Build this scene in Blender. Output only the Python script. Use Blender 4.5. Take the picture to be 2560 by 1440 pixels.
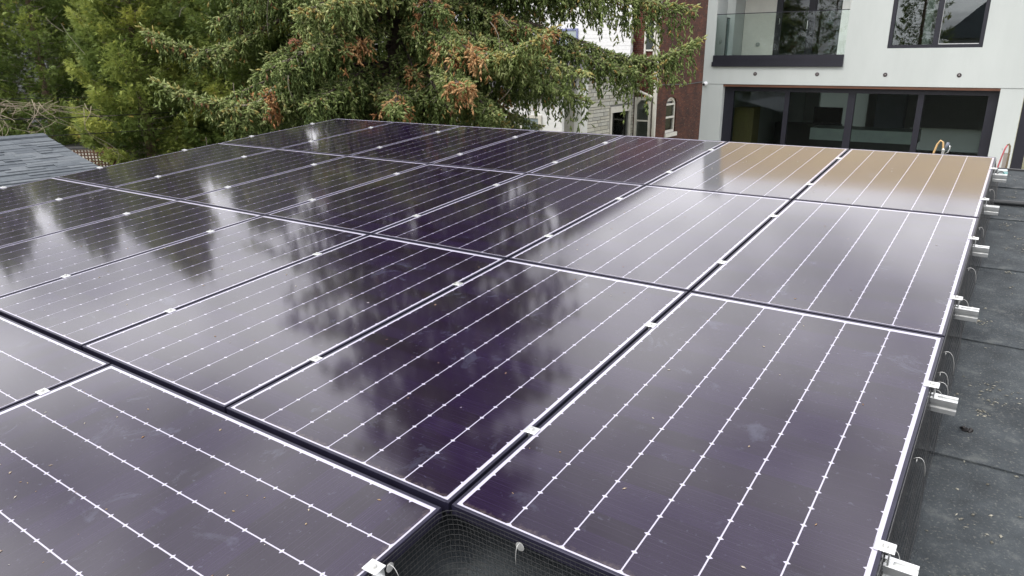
import bpy, math, random
import numpy as np
from mathutils import Vector, Matrix

# ------------------------------------------------------------------ clear
for o in list(bpy.data.objects):
    bpy.data.objects.remove(o, do_unlink=True)
S = bpy.context.scene
COL = S.collection
R = math.radians
random.seed(7)
rng = np.random.default_rng(7)

# ------------------------------------------------------------------ camera
cam = bpy.data.cameras.new('camera')
cam.sensor_width = 36.0
cam.lens = 36.0 * 1790.94 / 2560.0
cam.clip_end = 2000
cam.clip_start = 0.05
camo = bpy.data.objects.new('camera', cam)
COL.objects.link(camo)
CR = ((0.822653, 0.568511, -0.006101), (0.169051, -0.254839, -0.952092), (-0.542829, 0.782210, -0.305752))
CAMLOC = Vector((0.09319, -1.28084, 4.05584))
rx, dn, fw = [Vector(r) for r in CR]
m = Matrix((rx, -dn, -fw)).transposed().to_4x4()
m.translation = CAMLOC
camo.matrix_world = m
S.camera = camo

# ------------------------------------------------------------------ sky, sun, exposure
SUN_EL, SUN_AZ = 50.0, 204.0        # azimuth clockwise from +Y
W = bpy.data.worlds.new('World')
S.world = W
W.use_nodes = True
nt = W.node_tree
nt.nodes.clear()
out = nt.nodes.new('ShaderNodeOutputWorld')
bg = nt.nodes.new('ShaderNodeBackground')
sky = nt.nodes.new('ShaderNodeTexSky')
sky.sky_type = 'NISHITA'
sky.sun_disc = False
sky.sun_elevation = R(SUN_EL)
sky.sun_rotation = R(SUN_AZ)
sky.air_density = 1.0
sky.dust_density = 3.0
sky.ozone_density = 1.0
hs = nt.nodes.new('ShaderNodeHueSaturation')
hs.inputs['Saturation'].default_value = 0.10
nt.links.new(sky.outputs[0], hs.inputs['Color'])
# overcast: an even cloud layer over the whole sky, mixed with the clear sky behind it
tc = nt.nodes.new('ShaderNodeTexCoord')
sep = nt.nodes.new('ShaderNodeSeparateXYZ')
nt.links.new(tc.outputs['Generated'], sep.inputs[0])
mx = nt.nodes.new('ShaderNodeMath'); mx.operation = 'MAXIMUM'; mx.inputs[1].default_value = 0.0
nt.links.new(sep.outputs['Z'], mx.inputs[0])
ad = nt.nodes.new('ShaderNodeMath'); ad.operation = 'ADD'; ad.inputs[1].default_value = 0.22
nt.links.new(mx.outputs[0], ad.inputs[0])
dx = nt.nodes.new('ShaderNodeMath'); dx.operation = 'DIVIDE'
dy = nt.nodes.new('ShaderNodeMath'); dy.operation = 'DIVIDE'
nt.links.new(sep.outputs['X'], dx.inputs[0]); nt.links.new(ad.outputs[0], dx.inputs[1])
nt.links.new(sep.outputs['Y'], dy.inputs[0]); nt.links.new(ad.outputs[0], dy.inputs[1])
cmb = nt.nodes.new('ShaderNodeCombineXYZ')
nt.links.new(dx.outputs[0], cmb.inputs[0]); nt.links.new(dy.outputs[0], cmb.inputs[1])
ns = nt.nodes.new('ShaderNodeTexNoise')
ns.inputs['Scale'].default_value = 2.3
ns.inputs['Detail'].default_value = 4
nt.links.new(cmb.outputs[0], ns.inputs['Vector'])
rp = nt.nodes.new('ShaderNodeValToRGB')
rp.color_ramp.elements[0].position = 0.36; rp.color_ramp.elements[0].color = (6.5, 6.5, 7.1, 1)
rp.color_ramp.elements[1].position = 0.62; rp.color_ramp.elements[1].color = (17.2, 17.1, 17.6, 1)
nt.links.new(ns.outputs['Fac'], rp.inputs[0])
mixs = nt.nodes.new('ShaderNodeMix'); mixs.data_type = 'RGBA'
mixs.inputs[0].default_value = 0.72
nt.links.new(hs.outputs[0], mixs.inputs[6]); nt.links.new(rp.outputs[0], mixs.inputs[7])
nt.links.new(mixs.outputs[2], bg.inputs[0])
bg.inputs[1].default_value = 0.13
nt.links.new(bg.outputs[0], out.inputs[0])

sl = bpy.data.lights.new('sun', 'SUN')
sl.energy = 1.4
sl.angle = R(18)
sl.color = (1.0, 0.96, 0.9)
so = bpy.data.objects.new('sun', sl)
COL.objects.link(so)
sd = Vector((math.sin(R(SUN_AZ)) * math.cos(R(SUN_EL)), math.cos(R(SUN_AZ)) * math.cos(R(SUN_EL)), math.sin(R(SUN_EL))))
so.rotation_euler = sd.to_track_quat('Z', 'Y').to_euler()
so.location = sd * 60

S.view_settings.view_transform = 'Standard'
S.view_settings.look = 'None'
S.view_settings.gamma = 1.0
S.view_settings.exposure = 0.50
S.render.engine = 'CYCLES'
S.cycles.transparent_max_bounces = 12
S.cycles.max_bounces = 8
S.render.resolution_x = 1024
S.render.resolution_y = 576

# ------------------------------------------------------------------ materials
MATS = {}


def mat(name, col=(0.5, 0.5, 0.5), rough=0.6, metal=0.0, var=0.0, vscale=5.0, col2=None, bump=0.0, bscale=40.0,
        coat=0.0, coat_rough=0.1, spec=0.5, stretch=None):
    """principled material with procedural colour variation and fine relief"""
    if name in MATS:
        return MATS[name]
    ma = bpy.data.materials.new(name)
    ma.use_nodes = True
    t = ma.node_tree
    b = t.nodes['Principled BSDF']
    b.inputs['Roughness'].default_value = rough
    b.inputs['Metallic'].default_value = metal
    b.inputs['Specular IOR Level'].default_value = spec
    b.inputs['Coat Weight'].default_value = coat
    b.inputs['Coat Roughness'].default_value = coat_rough
    c4 = (*col, 1)
    b.inputs['Base Color'].default_value = c4
    tcn = t.nodes.new('ShaderNodeTexCoord')
    mp = t.nodes.new('ShaderNodeMapping')
    if stretch:
        mp.inputs['Scale'].default_value = stretch
    t.links.new(tcn.outputs['Object'], mp.inputs[0])
    if var > 0 or col2:
        n = t.nodes.new('ShaderNodeTexNoise')
        n.inputs['Scale'].default_value = vscale
        n.inputs['Detail'].default_value = 6
        n.inputs['Roughness'].default_value = 0.65
        t.links.new(mp.outputs[0], n.inputs['Vector'])
        r = t.nodes.new('ShaderNodeValToRGB')
        a = col2 if col2 else tuple(max(0, c * (1 - var)) for c in col)
        z = col if col2 else tuple(min(1, c * (1 + var)) for c in col)
        r.color_ramp.elements[0].position = 0.35
        r.color_ramp.elements[1].position = 0.65
        r.color_ramp.elements[0].color = (*a, 1)
        r.color_ramp.elements[1].color = (*z, 1)
        t.links.new(n.outputs['Fac'], r.inputs[0])
        t.links.new(r.outputs[0], b.inputs['Base Color'])
    if bump > 0:
        n2 = t.nodes.new('ShaderNodeTexNoise')
        n2.inputs['Scale'].default_value = bscale
        n2.inputs['Detail'].default_value = 4
        t.links.new(mp.outputs[0], n2.inputs['Vector'])
        bp = t.nodes.new('ShaderNodeBump')
        bp.inputs['Strength'].default_value = bump
        bp.inputs['Distance'].default_value = 0.01
        t.links.new(n2.outputs['Fac'], bp.inputs['Height'])
        t.links.new(bp.outputs[0], b.inputs['Normal'])
    MATS[name] = ma
    return ma


def glass_mat(name, tint=(0.75, 0.8, 0.78), ior=1.5, rough=0.0):
    if name in MATS:
        return MATS[name]
    ma = bpy.data.materials.new(name)
    ma.use_nodes = True
    t = ma.node_tree
    t.nodes.clear()
    o = t.nodes.new('ShaderNodeOutputMaterial')
    tr = t.nodes.new('ShaderNodeBsdfTransparent'); tr.inputs[0].default_value = (*tint, 1)
    gl = t.nodes.new('ShaderNodeBsdfGlossy'); gl.inputs['Roughness'].default_value = rough
    gl.inputs[0].default_value = (0.95, 0.97, 1, 1)
    fr = t.nodes.new('ShaderNodeFresnel'); fr.inputs[0].default_value = ior
    mxs = t.nodes.new('ShaderNodeMixShader')
    t.links.new(fr.outputs[0], mxs.inputs[0]); t.links.new(tr.outputs[0], mxs.inputs[1]); t.links.new(gl.outputs[0], mxs.inputs[2])
    t.links.new(mxs.outputs[0], o.inputs[0])
    MATS[name] = ma
    return ma


def ramp_attr_mat(name, stops, rough=0.6, trans=0.0, spec=0.3):
    """foliage: colour of each leaf from its own 'tint' value"""
    if name in MATS:
        return MATS[name]
    ma = bpy.data.materials.new(name)
    ma.use_nodes = True
    t = ma.node_tree
    b = t.nodes['Principled BSDF']
    b.inputs['Roughness'].default_value = rough
    b.inputs['Specular IOR Level'].default_value = spec
    at = t.nodes.new('ShaderNodeAttribute'); at.attribute_name = 'tint'
    r = t.nodes.new('ShaderNodeValToRGB')
    el = r.color_ramp.elements
    while len(el) < len(stops):
        el.new(0.5)
    for e, (p, c) in zip(el, stops):
        e.position = p; e.color = (*c, 1)
    t.links.new(at.outputs['Fac'], r.inputs[0])
    t.links.new(r.outputs[0], b.inputs['Base Color'])
    if trans > 0:
        o = [n for n in t.nodes if n.type == 'OUTPUT_MATERIAL'][0]
        tl = t.nodes.new('ShaderNodeBsdfTranslucent')
        t.links.new(r.outputs[0], tl.inputs[0])
        mxs = t.nodes.new('ShaderNodeMixShader'); mxs.inputs[0].default_value = trans
        t.links.new(b.outputs[0], mxs.inputs[1]); t.links.new(tl.outputs[0], mxs.inputs[2])
        t.links.new(mxs.outputs[0], o.inputs[0])
    MATS[name] = ma
    return ma


# ------------------------------------------------------------------ mesh helpers
class MB:
    def __init__(s):
        s.v = []; s.f = []

    def poly(s, pts):
        i = len(s.v); s.v += [tuple(p) for p in pts]; s.f.append(tuple(range(i, i + len(pts))))
        return s

    def box(s, x0, x1, y0, y1, z0, z1):
        i = len(s.v)
        s.v += [(x0, y0, z0), (x1, y0, z0), (x1, y1, z0), (x0, y1, z0), (x0, y0, z1), (x1, y0, z1), (x1, y1, z1), (x0, y1, z1)]
        s.f += [tuple(i + k for k in q) for q in ((3, 2, 1, 0), (4, 5, 6, 7), (0, 1, 5, 4), (1, 2, 6, 5), (2, 3, 7, 6), (3, 0, 4, 7))]
        return s

    def bbox(s, x0, x1, y0, y1, z0, z1, b=0.003):
        """box whose vertical and top edges are bevelled"""
        def ring(d, z):
            return [(x0 + d, y0, z), (x1 - d, y0, z), (x1, y0 + d, z), (x1, y1 - d, z), (x1 - d, y1, z), (x0 + d, y1, z), (x0, y1 - d, z), (x0, y0 + d, z)]
        def ring2(d, z):
            return [(x0 + 2 * d, y0 + d, z), (x1 - 2 * d, y0 + d, z), (x1 - d, y0 + 2 * d, z), (x1 - d, y1 - 2 * d, z), (x1 - 2 * d, y1 - d, z), (x0 + 2 * d, y1 - d, z), (x0 + d, y1 - 2 * d, z), (x0 + d, y0 + 2 * d, z)]
        i = len(s.v)
        s.v += ring(b, z0) + ring(b, z1 - b) + ring2(b, z1)
        s.f.append(tuple(i + 7 - k for k in range(8)))
        for r_ in range(2):
            for k in range(8):
                s.f.append((i + r_ * 8 + k, i + r_ * 8 + (k + 1) % 8, i + (r_ + 1) * 8 + (k + 1) % 8, i + (r_ + 1) * 8 + k))
        s.f.append(tuple(i + 16 + k for k in range(8)))
        return s

    def prism(s, prof, axis, a, b):
        """extrude a closed 2-D profile along an axis from a to b"""
        def put(p, t):
            if axis == 'x': return (t, p[0], p[1])
            if axis == 'y': return (p[0], t, p[1])
            return (p[0], p[1], t)
        i = len(s.v); n = len(prof)
        s.v += [put(p, a) for p in prof] + [put(p, b) for p in prof]
        for k in range(n):
            s.f.append((i + k, i + (k + 1) % n, i + n + (k + 1) % n, i + n + k))
        s.f.append(tuple(i + n - 1 - k for k in range(n)))
        s.f.append(tuple(i + n + k for k in range(n)))
        return s

    def tube(s, pts, rad, n=6, cap=True):
        pts = [Vector(p) for p in pts]
        if not hasattr(rad, '__len__'):
            rad = [rad] * len(pts)
        i = len(s.v)
        ref = None
        for k, p in enumerate(pts):
            t = (pts[min(k + 1, len(pts) - 1)] - pts[max(k - 1, 0)])
            t = t.normalized() if t.length > 1e-9 else Vector((0, 0, 1))
            if ref is None:
                ref = t.orthogonal().normalized()
            a = (ref - t * ref.dot(t))
            a = a.normalized() if a.length > 1e-6 else t.orthogonal().normalized()
            ref = a
            bb = t.cross(a)
            for j in range(n):
                th = 2 * math.pi * j / n
                s.v.append(tuple(p + (a * math.cos(th) + bb * math.sin(th)) * rad[k]))
        for k in range(len(pts) - 1):
            for j in range(n):
                s.f.append((i + k * n + j, i + k * n + (j + 1) % n, i + (k + 1) * n + (j + 1) % n, i + (k + 1) * n + j))
        if cap:
            s.f.append(tuple(i + n - 1 - j for j in range(n)))
            e = i + (len(pts) - 1) * n
            s.f.append(tuple(e + j for j in range(n)))
        return s

    def lathe(s, c, prof, n=12, axis='z'):
        """prof: list of (radius, height)"""
        i = len(s.v)
        for r_, h in prof:
            for j in range(n):
                th = 2 * math.pi * j / n
                q = (r_ * math.cos(th), r_ * math.sin(th))
                if axis == 'z': s.v.append((c[0] + q[0], c[1] + q[1], c[2] + h))
                elif axis == 'y': s.v.append((c[0] + q[0], c[1] + h, c[2] + q[1]))
                else: s.v.append((c[0] + h, c[1] + q[0], c[2] + q[1]))
        for k in range(len(prof) - 1):
            for j in range(n):
                s.f.append((i + k * n + j, i + k * n + (j + 1) % n, i + (k + 1) * n + (j + 1) % n, i + (k + 1) * n + j))
        s.f.append(tuple(i + n - 1 - j for j in range(n)))
        e = i + (len(prof) - 1) * n
        s.f.append(tuple(e + j for j in range(n)))
        return s

    def mesh(s, name, ma, smooth=False):
        me = bpy.data.meshes.new(name)
        me.from_pydata(s.v, [], s.f)
        me.validate()
        import bmesh
        bm = bmesh.new(); bm.from_mesh(me)
        bmesh.ops.recalc_face_normals(bm, faces=bm.faces)
        bm.to_mesh(me); bm.free()
        if smooth:
            me.polygons.foreach_set('use_smooth', [True] * len(me.polygons))
        me.materials.append(ma)
        return me

    def build(s, name, ma, parent=None, smooth=False):
        return link(name, s.mesh(name, ma, smooth), parent)


def link(name, me, parent=None):
    o = bpy.data.objects.new(name, me)
    COL.objects.link(o)
    if parent is not None:
        o.parent = parent
    return o


def tag(o, label=None, cat=None, group=None, kind=None):
    if label: o['label'] = label
    if cat: o['category'] = cat
    if group: o['group'] = group
    if kind: o['kind'] = kind
    return o


def thing(name, label, cat, loc=(0, 0, 0), group=None):
    o = bpy.data.objects.new(name, None)
    o.empty_display_size = 0.1
    COL.objects.link(o)
    o.location = loc
    return tag(o, label, cat, group)


def np_mesh(name, V, F, ma, tint=None, smooth=False):
    me = bpy.data.meshes.new(name)
    n, k = F.shape
    me.vertices.add(len(V)); me.vertices.foreach_set('co', V.astype(np.float32).ravel())
    me.loops.add(n * k); me.loops.foreach_set('vertex_index', F.astype(np.int32).ravel())
    me.polygons.add(n)
    me.polygons.foreach_set('loop_start', np.arange(0, n * k, k, dtype=np.int32))
    me.polygons.foreach_set('loop_total', np.full(n, k, dtype=np.int32))
    if tint is not None:
        a = me.attributes.new('tint', 'FLOAT', 'FACE')
        a.data.foreach_set('value', tint.astype(np.float32))
    me.update(calc_edges=True)
    if smooth:
        me.polygons.foreach_set('use_smooth', np.ones(n, dtype=bool))
    me.materials.append(ma)
    return me


# ------------------------------------------------------------------ array frame
# the solar array and the garage roof below it are parallel planes, pitched 4.8 degrees,
# rising away from the camera.  (u, v, n): right along the rows, up the slope, out of the plane
TAU = R(4.8)
HARR = 2.9
ct, st = math.cos(TAU), math.sin(TAU)


def arr(u, v, n=0.0):
    return Vector((u, v * ct - n * st, HARR + v * st + n * ct))


def onarr(o, u, v, n=0.0, spin=0.0):
    o.rotation_mode = 'ZYX'
    o.rotation_euler = (TAU, 0, spin)
    o.location = arr(u, v, n)
    return o


ROOFN = -0.20

# ================================================================== THE SETTING
M_soil = mat('ground soil and grass', (0.16, 0.17, 0.07), 0.95, col2=(0.10, 0.085, 0.05), vscale=0.8, bump=0.6, bscale=6)
g = MB().poly([(-400, -400, 0), (400, -400, 0), (400, 400, 0), (-400, 400, 0)]).build('ground', M_soil)
tag(g, 'flat grass and bare soil of the back yards', kind='structure')
M_conc = mat('yard concrete', (0.42, 0.41, 0.38), 0.9, var=0.2, vscale=2, bump=0.2)
p = MB().box(-7.5, 6.0, 13.2, 16.9, -0.05, 0.06).build('patio', M_conc)
tag(p, 'pale concrete patio in front of the white house', kind='structure')

# ================================================================== GARAGE UNDER THE ARRAY
M_mem = mat('bitumen roof membrane', (0.066, 0.078, 0.086), 0.92, col2=(0.026, 0.032, 0.037), vscale=4.5, bump=0.9, bscale=260)


def membrane():
    """granulated bitumen: fine speckle, pale worn scuffs"""
    t = M_mem.node_tree
    b = t.nodes['Principled BSDF']
    src = b.inputs['Base Color'].links[0].from_socket
    tcn = [n for n in t.nodes if n.type == 'TEX_COORD'][0]
    n = t.nodes.new('ShaderNodeTexNoise'); n.inputs['Scale'].default_value = 120; n.inputs['Detail'].default_value = 4
    t.links.new(tcn.outputs['Object'], n.inputs['Vector'])
    r = t.nodes.new('ShaderNodeValToRGB')
    r.color_ramp.elements[0].position = 0.57; r.color_ramp.elements[1].position = 0.72
    r.color_ramp.elements[0].color = (0, 0, 0, 1); r.color_ramp.elements[1].color = (1, 1, 1, 1)
    t.links.new(n.outputs['Fac'], r.inputs[0])
    n2 = t.nodes.new('ShaderNodeTexNoise'); n2.inputs['Scale'].default_value = 9; n2.inputs['Detail'].default_value = 9
    n2.inputs['Roughness'].default_value = 0.75
    t.links.new(tcn.outputs['Object'], n2.inputs['Vector'])
    r2 = t.nodes.new('ShaderNodeValToRGB')
    r2.color_ramp.elements[0].position = 0.54; r2.color_ramp.elements[1].position = 0.72
    r2.color_ramp.elements[0].color = (0, 0, 0, 1); r2.color_ramp.elements[1].color = (0.75, 0.75, 0.75, 1)
    t.links.new(n2.outputs['Fac'], r2.inputs[0])
    mxm = t.nodes.new('ShaderNodeMath'); mxm.operation = 'MAXIMUM'
    m1 = t.nodes.new('ShaderNodeMath'); m1.operation = 'MULTIPLY'; m1.inputs[1].default_value = 0.42
    t.links.new(r.outputs[0], m1.inputs[0])
    m2 = t.nodes.new('ShaderNodeMath'); m2.operation = 'MULTIPLY'; m2.inputs[1].default_value = 0.5
    t.links.new(r2.outputs[0], m2.inputs[0])
    t.links.new(m1.outputs[0], mxm.inputs[0]); t.links.new(m2.outputs[0], mxm.inputs[1])
    mi = t.nodes.new('ShaderNodeMix'); mi.data_type = 'RGBA'
    mi.inputs[7].default_value = (0.25, 0.25, 0.22, 1)
    t.links.new(mxm.outputs[0], mi.inputs[0]); t.links.new(src, mi.inputs[6])
    t.links.new(mi.outputs[2], b.inputs['Base Color'])


membrane()
M_gwall = mat('garage wall siding', (0.12, 0.115, 0.11), 0.8, var=0.15)
garage = thing('garage', 'garage with a flat dark membrane roof under the solar array', 'garage', (0, 0, 0))
UL, UR, VF, VB = -7.75, 3.2, -3.2, 5.69
deck = MB().box(UL, UR, VF, VB, -0.22, -0.012).build('roof_deck', M_mem, garage)
onarr(deck, 0, 0, ROOFN)
wall = MB()
for (x0, x1, y0, y1) in ((UL + .1, UR - .1, VB - .35, VB - .2), (UL + .1, UR - .1, VF + .2, VF + .35), (UL + .1, UL + .25, VF + .35, VB - .35), (UR - .25, UR - .1, VF + .35, VB - .35)):
    ya, yb = y0 * ct, y1 * ct
    wall.box(x0, x1, ya, yb, 0, HARR + min(ya, yb) * math.tan(TAU) - 0.46)
wall.build('wall', M_gwall, garage)
seams = [-3.2, -2.71, -1.72, -0.73, 0.26, 1.26, 2.24, 3.25, 4.24, 5.12, 5.69]
for k in range(len(seams) - 1):
    a, b_ = seams[k], seams[k + 1]
    L = b_ - a
    sh = MB()
    nx = 28
    # a roll of roofing: its lower edge laps over the sheet below and is a little wavy
    top0, top1, bot0, bot1 = [], [], [], []
    for i in range(nx + 1):
        u = UL + (UR - UL) * i / nx
        w = 0.006 * math.sin(i * 1.7 + k * 2.1) + 0.004 * math.sin(i * 4.3 + k)
        lift = 0.0012 * (1 + math.sin(i * 2.9 + k * 1.3))
        top0.append((u, -0.05 + w, 0.0045 + lift)); top1.append((u, L, -0.001))
        bot0.append((u, -0.05 + w, 0.0005)); bot1.append((u, L, -0.008))
    for i in range(nx):
        sh.poly([top0[i], top0[i + 1], top1[i + 1], top1[i]])
        sh.poly([bot0[i + 1], bot0[i], bot1[i], bot1[i + 1]])
        sh.poly([bot0[i], bot0[i + 1], top0[i + 1], top0[i]])
    so_ = sh.build('roofing_sheet', M_mem, garage)
    onarr(so_, 0, a, ROOFN)
M_fas = mat('black drip edge', (0.03, 0.03, 0.032), 0.5)
fb = MB().box(UL, UR, VB, VB + 0.025, -0.16, 0.012).build('drip_edge', M_fas, garage)
onarr(fb, 0, 0, ROOFN)

# ================================================================== SOLAR PANELS
PW, PL, PT = 1.000, 1.716, 0.035
CU, CV = 1.012, 1.7316


def cell_material():
    ma = bpy.data.materials.new('solar cell under glass')
    ma.use_nodes = True
    t = ma.node_tree
    b = t.nodes['Principled BSDF']
    tcn = t.nodes.new('ShaderNodeTexCoord')
    oi = t.nodes.new('ShaderNodeObjectInfo')
    # per half-cell tone
    mp = t.nodes.new('ShaderNodeMapping'); mp.inputs['Scale'].default_value = (1, 1 / 0.0759, 1)
    t.links.new(tcn.outputs['Object'], mp.inputs[0])
    sp = t.nodes.new('ShaderNodeSeparateXYZ'); t.links.new(mp.outputs[0], sp.inputs[0])
    fl = t.nodes.new('ShaderNodeMath'); fl.operation = 'FLOOR'; t.links.new(sp.outputs['Y'], fl.inputs[0])
    wn = t.nodes.new('ShaderNodeTexWhiteNoise'); wn.noise_dimensions = '2D'
    cb = t.nodes.new('ShaderNodeCombineXYZ')
    t.links.new(fl.outputs[0], cb.inputs[0])
    t.links.new(oi.outputs['Random'], cb.inputs[1])
    t.links.new(cb.outputs[0], wn.inputs['Vector'])
    r = t.nodes.new('ShaderNodeValToRGB')
    r.color_ramp.elements[0].color = (0.0085, 0.0032, 0.0125, 1)
    r.color_ramp.elements[1].color = (0.0135, 0.0055, 0.0270, 1)
    t.links.new(wn.outputs['Value'], r.inputs[0])
    # hair-thin silver fingers across each cell
    mp2 = t.nodes.new('ShaderNodeMapping'); mp2.inputs['Scale'].default_value = (1.5, 260, 1)
    t.links.new(tcn.outputs['Object'], mp2.inputs[0])
    nf = t.nodes.new('ShaderNodeTexNoise'); nf.inputs['Scale'].default_value = 1.0; nf.inputs['Detail'].default_value = 2
    t.links.new(mp2.outputs[0], nf.inputs['Vector'])
    rf = t.nodes.new('ShaderNodeValToRGB')
    rf.color_ramp.elements[0].position = 0.5; rf.color_ramp.elements[1].position = 0.8
    rf.color_ramp.elements[0].color = (0, 0, 0, 1); rf.color_ramp.elements[1].color = (0.12, 0.12, 0.12, 1)
    t.links.new(nf.outputs['Fac'], rf.inputs[0])
    mi = t.nodes.new('ShaderNodeMix'); mi.data_type = 'RGBA'
    mi.inputs[7].default_value = (0.16, 0.14, 0.22, 1)
    t.links.new(rf.outputs[0], mi.inputs[0]); t.links.new(r.outputs[0], mi.inputs[6])
    # dried water marks and dust film
    geo = t.nodes.new('ShaderNodeNewGeometry')
    nd = t.nodes.new('ShaderNodeTexNoise'); nd.inputs['Scale'].default_value = 5.5; nd.inputs['Detail'].default_value = 7
    nd.inputs['Roughness'].default_value = 0.7; nd.inputs['Distortion'].default_value = 0.6
    t.links.new(geo.outputs['Position'], nd.inputs['Vector'])
    rd = t.nodes.new('ShaderNodeValToRGB')
    rd.color_ramp.elements[0].position = 0.60; rd.color_ramp.elements[1].position = 0.82
    rd.color_ramp.elements[0].color = (0, 0, 0, 1); rd.color_ramp.elements[1].color = (0.34, 0.34, 0.34, 1)
    t.links.new(nd.outputs['Fac'], rd.inputs[0])
    nd2 = t.nodes.new('ShaderNodeTexNoise'); nd2.inputs['Scale'].default_value = 60; nd2.inputs['Detail'].default_value = 3
    t.links.new(geo.outputs['Position'], nd2.inputs['Vector'])
    rd2 = t.nodes.new('ShaderNodeValToRGB')
    rd2.color_ramp.elements[0].position = 0.66; rd2.color_ramp.elements[1].position = 0.80
    rd2.color_ramp.elements[0].color = (0.0, 0.0, 0.0, 1); rd2.color_ramp.elements[1].color = (0.22, 0.22, 0.22, 1)
    t.links.new(nd2.outputs['Fac'], rd2.inputs[0])
    mm = t.nodes.new('ShaderNodeMath'); mm.operation = 'MAXIMUM'
    t.links.new(rd.outputs[0], mm.inputs[0]); t.links.new(rd2.outputs[0], mm.inputs[1])
    mi2 = t.nodes.new('ShaderNodeMix'); mi2.data_type = 'RGBA'
    mi2.inputs[7].default_value = (0.17, 0.19, 0.26, 1)
    t.links.new(mm.outputs[0], mi2.inputs[0]); t.links.new(mi.outputs[2], mi2.inputs[6])
    sy = t.nodes.new('ShaderNodeSeparateXYZ'); t.links.new(tcn.outputs['Object'], sy.inputs[0])
    mr = t.nodes.new('ShaderNodeMapRange'); mr.inputs['From Min'].default_value = -0.842; mr.inputs['From Max'].default_value = -0.795
    mr.inputs['To Min'].default_value = 1.0; mr.inputs['To Max'].default_value = 0.0
    t.links.new(sy.outputs['Y'], mr.inputs['Value'])
    ne = t.nodes.new('ShaderNodeTexNoise'); ne.inputs['Scale'].default_value = 60; ne.inputs['Detail'].default_value = 8
    t.links.new(geo.outputs['Position'], ne.inputs['Vector'])
    pw_ = t.nodes.new('ShaderNodeMath'); pw_.operation = 'MULTIPLY'
    t.links.new(mr.outputs[0], pw_.inputs[0]); t.links.new(ne.outputs['Fac'], pw_.inputs[1])
    re = t.nodes.new('ShaderNodeValToRGB'); re.color_ramp.elements[0].position = .34; re.color_ramp.elements[1].position = .62
    re.color_ramp.elements[0].color = (0, 0, 0, 1); re.color_ramp.elements[1].color = (.24, .24, .24, 1)
    t.links.new(pw_.outputs[0], re.inputs[0])
    mi3 = t.nodes.new('ShaderNodeMix'); mi3.data_type = 'RGBA'; mi3.inputs[7].default_value = (0.20, 0.16, 0.13, 1)
    t.links.new(re.outputs[0], mi3.inputs[0]); t.links.new(mi2.outputs[2], mi3.inputs[6])
    t.links.new(mi3.outputs[2], b.inputs['Base Color'])
    b.inputs['Roughness'].default_value = 0.30
    b.inputs['Specular IOR Level'].default_value = 0.03
    b.inputs['Coat Weight'].default_value = 1.0
    b.inputs['Coat Roughness'].default_value = 0.078
    b.inputs['Coat IOR'].default_value = 1.54
    return ma


M_cell = cell_material()
M_back = mat('white backsheet under glass', (0.46, 0.44, 0.54), 0.6, var=0.03, vscale=30, coat=1.0, coat_rough=0.11)
M_frame = mat('black anodised aluminium', (0.022, 0.020, 0.040), 0.36, metal=0.35, var=0.2, vscale=12)
M_alu = mat('mill finish aluminium', (0.80, 0.81, 0.80), 0.33, metal=0.85, var=0.08, vscale=30)
M_steel = mat('zinc plated steel', (0.62, 0.62, 0.6), 0.4, metal=0.9, var=0.1)

fr = MB()
w2, l2, lip, bv = PW / 2, PL / 2, 0.0100, 0.0014
prof = [(0, -PT), (0, -bv), (bv, 0), (lip - .0008, 0), (lip, -.0008), (lip, -PT)]
fr.prism([(-w2 + a, z) for a, z in prof], 'y', -l2, l2)
fr.prism([(w2 - a, z) for a, z in prof], 'y', -l2, l2)
fr.prism([(-l2 + a, z) for a, z in prof], 'x', -w2 + lip, w2 - lip)
fr.prism([(l2 - a, z) for a, z in prof], 'x', -w2 + lip, w2 - lip)
ME_frame = fr.mesh('frame', M_frame)
ME_back = MB().box(-w2 + lip, w2 - lip, -l2 + lip, l2 - lip, -0.006, -0.0014).mesh('backsheet', M_back)
NH, HC, SW, SP = 22, 0.0759, 0.1558, 0.160
cs = MB()
chx, chy = 0.0075, 0.0048
for j in range(NH):
    y0 = -PL / 2 + 0.016 + j * HC; y1 = y0 + HC
    a = SW / 2
    cs.poly([(-a + chx, y0, 0), (a - chx, y0, 0), (a, y0 + chy, 0), (a, y1 - chy, 0), (a - chx, y1, 0), (-a + chx, y1, 0), (-a, y1 - chy, 0), (-a, y0 + chy, 0)])
ME_strip = cs.mesh('cell_strip', M_cell)


def panel(u, v, spin, label):
    o = thing('solar_panel', label, 'solar panel', group='solar panels of the array')
    onarr(o, u, v, 0, spin)
    link('frame', ME_frame, o)
    link('backsheet', ME_back, o)
    for k in range(6):
        s_ = link('cell_strip', ME_strip, o)
        s_.location = ((k - 2.5) * SP, 0, -0.0009)
    return o


ORD = ['first', 'second', 'third', 'fourth', 'fifth', 'sixth', 'seventh']
ROWN = ['front row', 'middle row', 'back row']
for r_ in range(3):
    for i in range(7):
        e = {0: 'at the right-hand end', 6: 'at the left-hand end'}.get(i, ORD[i] + ' from the right')
        panel(-i * CU - PW / 2 - 0.001, r_ * CV + PL / 2, 0, 'dark upright solar panel in the %s, %s' % (ROWN[r_], e))
DN = ['nearest dark solar panel laid sideways, ending at the open corner', 'sideways dark solar panel second from the open corner',
      'sideways dark solar panel farthest left, third from the open corner']
for k in range(3):
    panel(-1.017 - PL / 2 - k * (PL + 0.014), -0.023 - PW / 2, R(90), DN[k])

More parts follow.
